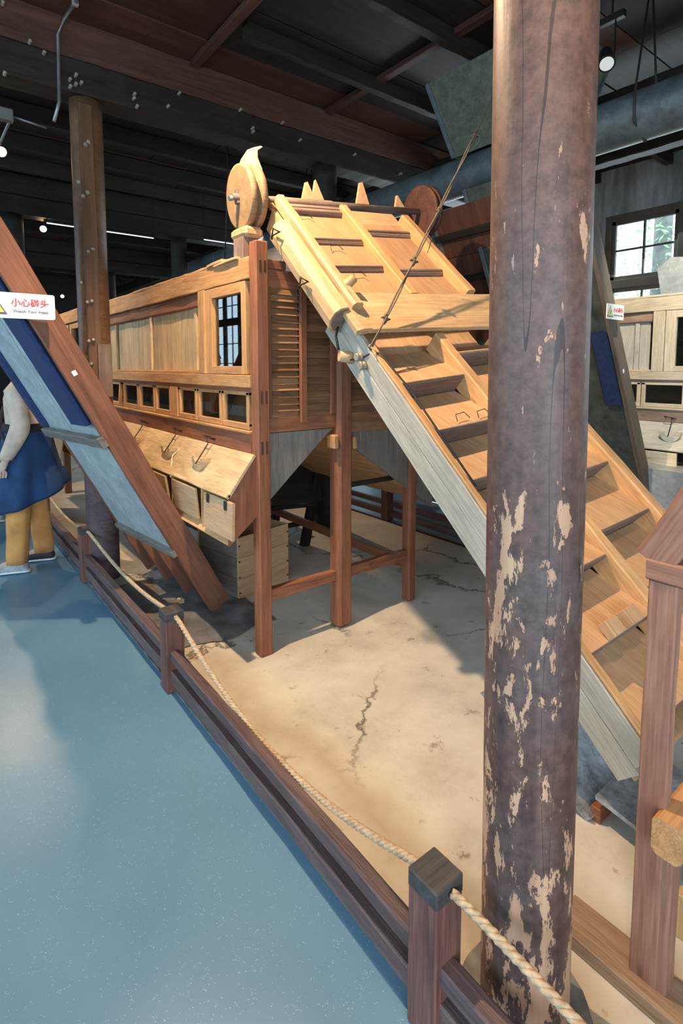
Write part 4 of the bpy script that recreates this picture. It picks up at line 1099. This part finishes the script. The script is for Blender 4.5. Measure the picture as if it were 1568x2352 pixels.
for i, y in enumerate((-1, .7, 2.4, 4.1, 5.8, 7.5)):
    for (z, hh) in ((.187, .050), (.086, .062)):
        board('fence_rail', (3.80, y + .046, z), (3.80, y + 1.654, z), .04, hh, M['fencerail'], fb)
fc = empty('board_fence', (4.78, 1, 0), 'low pale board rail standing along the far side of the second aisle', 'fence')
for y in (0.2, 2.2, 4.2, 6.2): bx('fence_post', 4.75, 4.81, y, y + .06, 0, .62, M['fencerail'], fc)
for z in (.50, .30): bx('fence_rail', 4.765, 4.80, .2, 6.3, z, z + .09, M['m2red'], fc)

# ================================================================== right-hand stand
sd = empty('timber_stand', (1.40, .5, 0), 'reddish timber stand with tall post and slanting brace at right edge', 'stand')
bx('tall_post', 1.372, 1.408, .487, .552, .04, 1.085, M['stand'], sd, 0.004, warp=0.002)
bx('tall_post', 1.376, 1.430, .465, .520, .04, .52, M['stand'], sd, 0.005, warp=0.003)
bx('top_beam', 1.366, 1.425, -.35, .556, 1.086, 1.140, M['stand'], sd, 0.006, warp=0.004)
board('brace', (1.395, .545, 1.13), (1.395, .05, 2.05), .085, .05, M['stand'], sd, up=(1, 0, 0), warp=0.004, ch=0.006)
bx('low_beam', 1.335, 2.10, .435, .500, .435, .530, M['standlow'], sd, 0.012, warp=0.004)
bx('sill', 1.335, 1.455, -.6, .74, 0.0, .045, M['sill'], sd, 0.004, warp=0.003)
bx('sill', 1.62, 1.70, -.6, .55, 0.0, .05, M['dirtywood'], sd, 0.004)
board('slanting_board', (1.50, .42, .38), (1.62, .05, .10), .09, .02, M['standlow'], sd, up=(.2, .5, 1), warp=0.003)
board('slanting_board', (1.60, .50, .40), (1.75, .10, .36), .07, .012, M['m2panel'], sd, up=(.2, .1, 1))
prism('tin_patch', [(1.3965, .40, 1.17), (1.3965, .33, 1.17), (1.3965, .30, 1.30), (1.3965, .37, 1.33)], (-.032, 0, 0), M['galvgreen'], sd, longdir=(0, 0, 1))

# ================================================================== crate and clutter beneath the machine
def crate():
    o = empty('wooden_crate', (1.87, 3.5, 0), 'open pale plank crate with dark nail heads standing under the machine', 'crate')
    rot = Matrix.Translation((1.66, 3.275, 0)) @ Matrix.Rotation(math.radians(11), 4, 'Z')
    def rb(name, p0, p1, w, t, mat, par, up=(0, 0, 1), warp=0.0):
        return board(name, rot @ V3(p0), rot @ V3(p1), w, t, mat, par, rot.to_3x3() @ V3(up), 0.002, warp)
    Wd, Dp, H_ = .47, .46, .44
    for i in range(3):
        z = H_ * (i + .5) / 3; hh = H_ / 3 - .002
        rb('crate_board', (0, .006, z), (Wd, .006, z), .012, hh, M['cream'], o)
        rb('crate_board', (0, Dp, z), (Wd, Dp, z), .012, hh, M['cream'], o)
        rb('crate_board', (.006, .014, z), (.006, Dp - .01, z), .012, hh, M['greyed'], o)
        rb('crate_board', (Wd - .006, .014, z), (Wd - .006, Dp - .01, z), .012, hh, M['cream'], o)
    rb('crate_base', (0.01, Dp / 2, .006), (Wd - .01, Dp / 2, .006), Dp - .02, .01, M['dirtywood'], o)
    for x in (.012, Wd - .012):
        for k in range(4):
            z = .05 + k * .11
            rb('nail_head', (x - .008, -.001, z), (x + .008, -.001, z), .003, .010, M['metal'], o)
    return o
crate()
o = prism('upright_slat', [(2.0, 3.60, .10), (2.06, 3.62, .10), (2.06, 3.62, .60), (2.03, 3.61, .66), (2.0, 3.60, .60)], (0, .02, 0), M['red'], None, longdir=(0, 0, 1))
tag(o, 'short reddish board standing upright out of the plank crate', 'board')
# dark winnowing trough
o = empty('dark_trough', (2.6, 4.3, 0), 'blackened timber trough on splayed legs in shadow beneath the machine', 'trough')
board('trough_side', (2.15, 4.05, .62), (2.85, 4.0, .58), .42, .03, M['black'], o, up=(.1, -1, .35), warp=0.006)
board('trough_side', (2.05, 4.75, .62), (3.0, 4.65, .58), .42, .03, M['black'], o, up=(.1, 1, .35), warp=0.006)
board('trough_top', (2.10, 4.02, .84), (2.98, 3.97, .80), .07, .05, M['black'], o, warp=0.005)
for (a, b2) in (((2.22, 4.05, .70), (2.05, 4.0, 0)), ((2.88, 4.0, .80), (2.66, 3.95, 0.0)), ((2.2, 4.7, .7), (2.1, 4.75, 0)), ((2.9, 4.65, .8), (2.8, 4.7, 0))):
    board('trough_leg', a, b2, .085, .05, M['black'], o, up=(0, 1, 0), warp=0.004)
board('trough_rail', (2.15, 4.0, .40), (2.78, 3.97, .36), .06, .035, M['black'], o)
board('trough_rail', (2.12, 4.0, .22), (2.72, 3.97, .20), .05, .03, M['black'], o)
# duct lying under the hood, rubble on the floor
o = tag(lathe('grey_duct', (1.75, 4.0, .42), (-.1, 1, .02), [(0, .10), (.01, .13), (1.5, .13), (1.51, .10)], M['duct'], None, 24), 'short grey duct lying beneath the hood behind the crate', 'duct')
rg = random.Random(5)
dv = []; dfc = []
for i in range(60):
    x, y, s = 1.28 + rg.uniform(-.18, .42), 3.35 + rg.uniform(-.25, .5), rg.uniform(.008, .032); n = 7; b0 = len(dv)
    for k in (0, 1):
        for q in range(n):
            a = 2 * math.pi * q / n; r = s * rg.uniform(.6, 1.1) * (1 if k == 0 else .75)
            dv.append((x + r * math.cos(a), y + r * math.sin(a) * .7, k * s * .45 + rg.uniform(0, s * .1) * k))
    dfc += [tuple(b0 + q for q in range(n))[::-1], tuple(b0 + q for q in range(n, 2 * n))] + [(b0 + q, b0 + (q+1) % n, b0 + n + (q+1) % n, b0 + n + q) for q in range(n)]
tag(mk('debris', dv, dfc, M['dirtywood']), 'dark crumbs and shards scattered around the left chute foot', 'debris', None, 'stuff')
o = tag(bx('dusty_board', 1.02, 1.62, 3.42, 3.56, 0.0, .022, M['greyed'], None, 0.003, warp=0.006), 'dusty grey board lying on the floor behind the left chute foot', 'board')
o = tag(board('dusty_board', (1.05, 2.95, .012), (1.22, 4.0, .012), .16, .02, M['dirtywood'], None, warp=0.006), 'dusty brown board lying beside the fence near the left chute', 'board')
o = tag(bx('pale_chip', 1.30, 1.335, 3.42, 3.47, .023, .05, M['pale']), 'small pale wood chip near the left chute foot', 'chip')
vs = []; f = []; nx, ny = 22, 26
for i in range(nx + 1):
    for j in range(ny + 1):
        x = 1.0 + .72 * i / nx; yy = 2.86 + 1.15 * j / ny
        e = min(i, nx - i, j, ny - j)
        zz = .006 + (.016 + .022 * noise.noise(V3((x * 7, yy * 5, 2)))) * min(1, e / 2)
        vs.append((x + .04 * noise.noise(V3((yy * 4, i * .3, 1))), yy + .05 * noise.noise(V3((x * 4, 5, 1))), max(.004, zz)))
for i in range(nx):
    for j in range(ny): a = i * (ny + 1) + j; f.append((a, a + ny + 1, a + ny + 2, a + 1))
tag(mk('dust_sheet', vs, f, M['ash'], None, None, True), 'dark grey wrinkled sheet on the floor around the left chute foot', 'sheet')
# far leaning cover
for i in range(3):
    board('cover_plank', (1.20, 6.35 + i * .21, 1.02), (1.12, 6.35 + i * .21, .40), .205, .018, M['cream'], m1, up=(1, 0, .1))
# grey duct on top of machine
dk = empty('flexible_duct', (2.2, 3.0, 2.5), 'fat grey ribbed duct lying along the top of the near machine', 'duct')
pth = [(2.35, 3.25 + i * .12, 2.355 + .02 * math.sin(i * .35)) for i in range(34)]
vs, f = tube_geo(pth, .175, 20)
mk('duct_skin', vs, f, M['duct'], dk, None, True)
for i in range(2, 33, 4):
    p = V3(pth[i]); lathe('duct_ring', p - V3((0, .008, 0)), (0, 1, 0), [(0, .176), (.001, .183), (.015, .183), (.016, .176)], M['steel'] if i % 8 == 2 else M['black'], dk, 28)
tube('hanger_wire', [(2.35, 4.8, 2.53), (2.4, 4.8, 3.4), (2.4, 4.8, 3.8)], .006, M['metal'], dk, 5)

# ================================================================== pipe, funnel, lamps
pp = empty('flue_pipe', (3.6, 2.5, 3.13), 'thick grey sheet-metal flue pipe running lengthwise below the ceiling', 'pipe')
vs, f = tube_geo([(3.6, -2.5 + i * .5, 3.13) for i in range(24)], .148, 32)
mk('pipe_shell', vs, f, M['pipe'], pp, None, True)
for yv in (-.6, 1.0, 2.6, 4.2, 5.8, 7.4):
    lathe('pipe_joint', (3.6, yv, 3.13), (0, 1, 0), [(0, .148), (.004, .154), (.022, .154), (.026, .148)], M['pipe'], pp, 32)
for yv in (1.6, 5.2):
    tube('hanger_strap', [(3.6, yv, CZ - .02), (3.45, yv, 3.22), (3.45, yv, 3.06), (3.6, yv, 2.972), (3.75, yv, 3.06), (3.75, yv, 3.22), (3.6, yv, CZ - .02)], .007, M['metal'], pp, 6)
def funnel(z0, z1, w0, w1, yc, xc, label, mat, dep0, dep1, th=.02):
    o = empty('metal_funnel', (xc, yc, z0), label, 'funnel')
    b_ = [(xc - w0, yc - dep0), (xc + w0, yc - dep0), (xc + w0, yc + dep0), (xc - w0, yc + dep0)]
    t_ = [(xc - w1, yc - dep1), (xc + w1, yc - dep1), (xc + w1, yc + dep1), (xc - w1, yc + dep1)]
    for i in range(4):
        k = (i + 1) % 4
        q = [V3((*b_[i], z0)), V3((*b_[k], z0)), V3((*t_[k], z1)), V3((*t_[i], z1))]
        nn = (q[1] - q[0]).cross(q[3] - q[0]).normalized()
        prism('funnel_face', q, -nn * th * .4, mat, o, longdir=(0, 0, 1))
        board('corner_flange', q[0], q[3], .035, .02, M['pipe'], o, up=nn)
    return o
funnel(3.24, 3.775, .17, .37, 2.55, 3.62, 'greenish galvanised funnel narrowing from the ceiling onto the flue pipe', M['galvgreen'], .43, .54)
funnel(2.10, 2.97, .06, .17, 2.48, 3.62, 'dull dark funnel narrowing downward beneath the flue pipe', M['galvdark'], .16, .39)

def spotlight(loc, d, label, lit=True):
    o = empty('spotlight', loc, label, 'lamp')
    loc = V3(loc); d = V3(d).normalized()
    lathe('lamp_body', loc - d * .10, d, [(0, .028), (.01, .036), (.09, .040), (.13, .047), (.155, .049)], M['black_plastic'], o, 24)
    lathe('lamp_lens', loc + d * .050, d, [(0, .040), (.003, .042), (.008, .036)], M['hotlens'] if lit else M['lens'], o, 20)
    bx('lamp_bracket', loc.x - .006, loc.x + .006, loc.y - .05, loc.y - .044, loc.z - .02, loc.z + .20, M['black_plastic'], o, 0.001)
    bx('lamp_stem', loc.x - .005, loc.x + .005, loc.y - .03, loc.y - .02, loc.z + .24, CZ, M['black_plastic'], o, 0.001)
    bx('lamp_driver', loc.x - .02, loc.x + .02, loc.y - .10, loc.y + .05, loc.z + .20, loc.z + .24, M['black_plastic'], o)
spotlight((3.37, 1.74, 3.43), (-.55, -.35, -.75), 'black ceiling spotlight with pale lens right of the log pillar', False)
spotlight((.66, 5.55, 3.42), (.25, -.85, -.45), 'glowing spotlight at the left edge below the dark beam')
spotlight((3.05, 15.4, 3.38), (-.3, -1, -.25), 'small glowing lamp far away above the sign')
spotlight((3.73, 1.25, 3.46), (.7, .5, -.9), 'added spotlight over the second aisle, out of view, lighting the right cabinet')
spotlight((1.44, 8.25, 3.42), (-.2, -1, -.4), 'tiny lamp beside the far dark pillar')
spotlight((.83, 2.35, 3.67), (.5, 0, -.85), 'ceiling spotlight above the aisle beside the near fence posts')
spotlight((.43, .08, 3.57), (.6, .6, -.8), 'ceiling spotlight above the near fence, beyond the upper edge of the view')
for i, (x0, x1, yv, z, lab) in enumerate(((1.33, 2.60, 7.40, 3.30, 'thin glowing tube lamp under the far beam, left of the pulley'), (3.18, 3.72, 7.10, 3.31, 'short glowing tube lamp just left of the pulley'))):
    o = empty('tube_lamp', (x0, yv, z), lab, 'lamp')
    cyl('glass_tube', (x0, yv, z), (x1, yv, z), .007, .007, M['tube'], o, 12)
    bx('lamp_batten', x0 - .03, x1 + .03, yv - .02, yv + .02, z + .014, z + .04, M['black_plastic'], o)
    for xx in (x0, x1 - .01): bx('hanger_rod', xx, xx + .008, yv - .004, yv + .004, z + .04, CZ, M['black_plastic'], o, 0.001)
# conduits
cd = empty('conduit', (.93, 4.1, 3.9), 'thin grey electric conduit bending down the dark beam beside the brown pillar', 'conduit')
tube('conduit_run', [(.925, 3.2, 3.90), (.932, 3.95, 3.90), (.90, 4.12, 3.88), (.868, 4.155, 3.78), (.860, 4.155, 3.50), (.857, 4.155, 3.36), (.82, 4.15, 3.22)], .011, M['steel'], cd, 10)
bx('conduit_clip', .912, .950, 3.93, 3.96, 3.882, 3.92, M['porcelain'], cd)
tube('conduit_run', [(-.6, 4.42, 3.25), (.35, 4.42, 3.28), (.50, 4.42, 3.29)], .010, M['steel'], cd, 8)
tube('conduit_run', [(.62, 4.42, 3.29), (.82, 4.40, 3.26)], .008, M['steel'], cd, 8)
bx('junction_box', .50, .62, 4.39, 4.45, 3.25, 3.33, M['steel'], cd, 0.006)
tube('conduit_run', [(.52, 4.44, 3.27), (.50, 5.4, 3.29), (.46, 6.8, 3.30)], .016, M['steel'], cd, 8)
tube('conduit_run', [(.60, 4.44, 3.26), (.58, 5.4, 3.24), (.55, 6.8, 3.25)], .009, M['steel'], cd, 8)

# ================================================================== people
def skin_mesh(name, pts, edges, radii, mat, parent, sub=2, root=0):
    me = bpy.data.meshes.new(name); me.from_pydata([tuple(p) for p in pts], edges, []); me.update()
    o = bpy.data.objects.new(name, me); COL.objects.link(o)
    o.modifiers.new('skin', 'SKIN'); o.modifiers.new('sub', 'SUBSURF').levels = sub
    o.modifiers['sub'].render_levels = sub
    o.modifiers['skin'].use_smooth_shade = True
    if not me.skin_vertices: me.attributes  # layer is created with the modifier
    for i, r in enumerate(radii):
        sv = me.skin_vertices[0].data[i]
        sv.radius = (r, r) if isinstance(r, (int, float)) else r
        sv.use_root = (i == root)
    dg = bpy.context.evaluated_depsgraph_get(); dg.update()
    m2_ = bpy.data.meshes.new_from_object(o.evaluated_get(dg)); m2_.name = name
    m2_.materials.clear(); m2_.materials.append(mat)
    bpy.data.objects.remove(o)
    o = bpy.data.objects.new(name, m2_); COL.objects.link(o)
    for p in m2_.polygons: p.use_smooth = True
    place(o, Matrix.Identity(4), parent)
    return o

def loft(name, rings, mat, parent, n=36, fold=0.0, nf=7, sd=0.0, cap=True):
    """rings: (center, rx_vec, ry_vec, foldscale)"""
    vs = []; f = []
    for ri, (c, ax, ay, fs) in enumerate(rings):
        for j in range(n):
            a = 2 * math.pi * j / n
            k = 1 + fold * fs * (math.sin(nf * a + sd + ri * .25) + .5 * math.sin((nf + 4) * a + 2 * sd))
            vs.append(V3(c) + V3(ax) * (math.cos(a) * k) + V3(ay) * (math.sin(a) * k))
    for i in range(len(rings) - 1):
        for j in range(n):
            k = (j + 1) % n; f.append((i*n + j, i*n + k, (i+1)*n + k, (i+1)*n + j))
    if cap:
        f.append(tuple(range(n))[::-1]); f.append(tuple((len(rings)-1)*n + j for j in range(n)))
    o = mk(name, vs, f, mat, parent, None, True)
    return o

def person(fx, fy_, face, H, label, top, skirt, pants, shoeL, shoeR, footL, footR, strap=True):
    """standing figure; face = heading angle; footL/R given in the body frame (right, forward)"""
    root = empty('person', (fx, fy_, 0), label, 'person')
    fw = V3((math.cos(face), math.sin(face), 0)); rt = V3((fw.y, -fw.x, 0)); B = V3((fx, fy_, 0)); up = V3((0, 0, 1)); k = H / 1.70
    def P(r, f, z): return B + rt * (r * k) + fw * (f * k) + up * (z * k)
    fL = footL; fR = footR
    pts = [P(0, 0, .96), P(0, .0, 1.12), P(0, .01, 1.28), P(0, .0, 1.42), P(0, .01, 1.50), P(0, .02, 1.555), P(0, .03, 1.63), P(0, .02, 1.67)]
    rad = [(.13, .10), (.125, .095), (.145, .10), (.12, .085), .052, .062, .080, .062]
    ed = [(i, i + 1) for i in range(7)]
    def add(p, r, frm):
        pts.append(p); rad.append(r); ed.append((frm, len(pts) - 1)); return len(pts) - 1
    for s_, ft in ((-1, fL), (1, fR)):
        h = add(P(s_ * .09, 0, .90), .085, 0)
        kn = add(P(ft[0] * .8, ft[1] * .5 + .03, .50), .055, h)
        an = add(P(ft[0], ft[1], .09), .036, kn)
        add(P(ft[0], ft[1] + .13, .045), .034, an)
    arms = {}
    for s_ in (-1, 1):
        sh = add(P(s_ * .17, 0, 1.40), .052, 3)
        el = add(P(s_ * .235, -.03, 1.13), .040, sh)
        wr = add(P(s_ * .23, .08, .90), .026, el)
        hd2 = add(P(s_ * .225, .11, .84), (.030, .018), wr)
        arms[s_] = (sh, el, wr, hd2)
        for q in range(4):
            a = add(P(s_ * .225, .085 + q * .019, .79 + abs(q - 1.5) * .004), .0095, hd2)
            add(P(s_ * .215, .095 + q * .017, .755 + (q == 3) * .012), .0085, a)
        a = add(P(s_ * .212, .140, .825), .0105, hd2); add(P(s_ * .205, .150, .79), .009, a)
    body = skin_mesh('body', pts, ed, [tuple(v * k for v in r) if isinstance(r, tuple) else r * k for r in rad], M['skin'], root, 2)
    # face: nose, eyes, ears, mouth
    hc_ = P(0, .035, 1.625)
    prism('nose', [hc_ + fw * .078 * k + up * .01, hc_ + fw * .075 * k - up * .035 + rt * .013, hc_ + fw * .105 * k - up * .032, hc_ + fw * .075 * k - up * .035 - rt * .013], up * .004, M['skin'], body)
    for s_ in (-1, 1):
        lathe('eye', hc_ + fw * .070 * k + rt * s_ * .030 + up * .008, fw, [(0, .010), (.006, .008), (.009, .003)], M['hair'], body, 10)
        lathe('ear', hc_ + rt * s_ * .078 * k - up * .01, rt * s_, [(0, .02), (.008, .026), (.014, .016)], M['skin'], body, 12)
    board('mouth', hc_ + fw * .082 * k - up * .058 - rt * .02, hc_ + fw * .082 * k - up * .058 + rt * .02, .006, .008, M['redpaint'], body)
    # hair
    hv = []; hf = []; nu, nv = 20, 12
    for i in range(nv + 1):
        ph = math.pi * .80 * i / nv
        for j in range(nu):
            a = 2 * math.pi * j / nu; back = .5 - .5 * math.cos(a - math.pi) # a=0 is forward
            lim = 1.0 if math.cos(a) < .3 else .52
            ph2 = ph * lim
            r = .098 * k * (1 + .03 * math.sin(7 * a + i))
            hv.append(hc_ + up * (r * 1.13 * math.cos(ph2)) + (fw * math.cos(a) + rt * math.sin(a)) * (r * math.sin(ph2)) - fw * .012)
    for i in range(nv):
        for j in range(nu):
            q = (j + 1) % nu; hf.append((i*nu + j, i*nu + q, (i+1)*nu + q, (i+1)*nu + j)[::-1])
    mk('hair', hv, hf, M['hair'], root, None, True)
    # jacket torso
    def ring(z, rx, ry, f=0.0, fs=1.0, c=0.0): return (P(c, f, z), rt * rx * k, fw * ry * k, fs)
    loft('jacket', [ring(.93, .165, .135, -.01, 1), ring(1.0, .185, .155, -.02), ring(1.10, .180, .150, -.02), ring(1.22, .185, .145, -.01, .6), ring(1.34, .190, .135, 0, .4), ring(1.41, .165, .115, 0, .2), ring(1.45, .10, .085, .005, .1), ring(1.475, .066, .064, .01, 0)], top, root, 40, .035, 5, 1.0)
    for s_ in (-1, 1):
        sh, el, wr, _h = arms[s_]
        a, b_, c_ = pts[sh], pts[el], pts[wr]
        path = [(a + rt * -s_ * .03 + up * .01, .072), (a + rt * s_ * .02, .078), ((a + b_) / 2, .068), (b_ + up * .03, .066), (b_ - up * .02 + fw * .01, .066), ((b_ + c_) / 2, .058), (c_ + up * .01, .046), (c_ - up * .006, .040)]
        rings = []
        for i, (p, r) in enumerate(path):
            d = (path[min(i+1, len(path)-1)][0] - path[max(i-1, 0)][0]).normalized(); u = d.cross(fw).normalized(); v = d.cross(u)
            rings.append((p, u * r * k, v * r * k, 1))
        loft('sleeve', rings, top, root, 20, .06, 3, s_ + 1.5)
    # trousers
    for s_, ft in ((-1, fL), (1, fR)):
        rings = [(P(s_ * .075, 0, .98), rt * .105 * k, fw * .125 * k, .2), (P(s_ * .085, 0, .86), rt * .100 * k, fw * .118 * k, .5), (P(ft[0] * .85, ft[1] * .3, .68), rt * .092 * k, fw * .100 * k, 1),
                 (P(ft[0] * .9, ft[1] * .55 + .01, .48), rt * .080 * k, fw * .086 * k, 1), (P(ft[0], ft[1] * .8, .28), rt * .074 * k, fw * .080 * k, 1), (P(ft[0], ft[1] * .97, .14), rt * .068 * k, fw * .078 * k, 1.3), (P(ft[0], ft[1], .075), rt * .066 * k, fw * .074 * k, 1.3)]
        loft('trouser_leg', rings, pants, root, 28, .04, 4, s_ * 2.0)
        sm = shoeL if s_ < 0 else shoeR
        rr_ = []
        for (f_, w, h, z) in ((-.075, .028, .030, .035), (-.06, .040, .045, .045), (-.01, .042, .050, .050), (.05, .043, .042, .043), (.11, .046, .032, .034), (.16, .040, .024, .027), (.185, .020, .014, .018)):
            rr_.append((P(ft[0], ft[1] + f_, z), rt * w * k, up * h * k, 1))
        shoe = loft('shoe', rr_, sm, root, 20)
        rr_ = [(P(ft[0], ft[1] + f_, .011), rt * w * k, up * .012 * k, 1) for (f_, w) in ((-.085, .03), (-.06, .045), (.02, .046), (.11, .050), (.17, .042), (.195, .02))]
        loft('sole', rr_, M['signwhite'], shoe, 16)
    if skirt:
        zs = [(1.13, .178, .150, 0), (1.09, .195, .165, .3), (.95, .215, .185, .8), (.78, .245, .22, 1.2), (.66, .27, .25, 1.6), (.575, .285, .265, 1.8), (.55, .28, .26, 1.8)]
        rings = [(P(-.005, -.015, z), rt * rx * k, fw * ry * k, fs) for (z, rx, ry, fs) in zs]
        o_ = loft('tied_jacket', rings, skirt, root, 60, .045, 6, .7, True)
        lo = min(v.co.z for v in o_.data.vertices)
        for v in o_.data.vertices:      # uneven hem, longer towards the front-left
            if v.co.z < .75 * k:
                d = V3((v.co.x - fx, v.co.y - fy_, 0)); v.co.z -= .10 * k * (d.dot(fw) - .3 * d.dot(rt)) / .3
        loft('waist_knot', [(P(-.02, -.01, 1.15), rt * .180 * k, fw * .152 * k, .5), (P(-.02, -.01, 1.09), rt * .195 * k, fw * .167 * k, .5)], M['blackcloth'], root, 40, .02, 9, 0)
    if strap:
        pth_ = []
        for i in range(25):
            a = 2 * math.pi * i / 24
            rx, ry = .20, .17
            z = 1.20 + .21 * math.cos(a)
            pth_.append(P(.19 * math.cos(a) * (1 if z < 1.33 else .86), .162 * math.sin(a), z))
        tube('bag_strap', pth_, .016 * k, M['blackcloth'], root, 8)
    return root
dirL = math.atan2(.62, -.78)      # heading towards the left of the view
person(.66, 4.90, dirL + .30, 1.72, 'person seen from behind in mustard trousers with a blue jacket tied at the waist', M['beige'], M['bluecloth'], M['mustard'], M['shoe'], M['shoeblack'], (-.13, .07), (.12, -.06))
person(.46, 6.50, dirL, 1.72, 'person in black trousers half hidden behind the figure with the blue jacket', M['blackcloth'], None, M['blackcloth'], M['shoe'], M['shoe'], (-.12, .02), (.12, -.06), False)
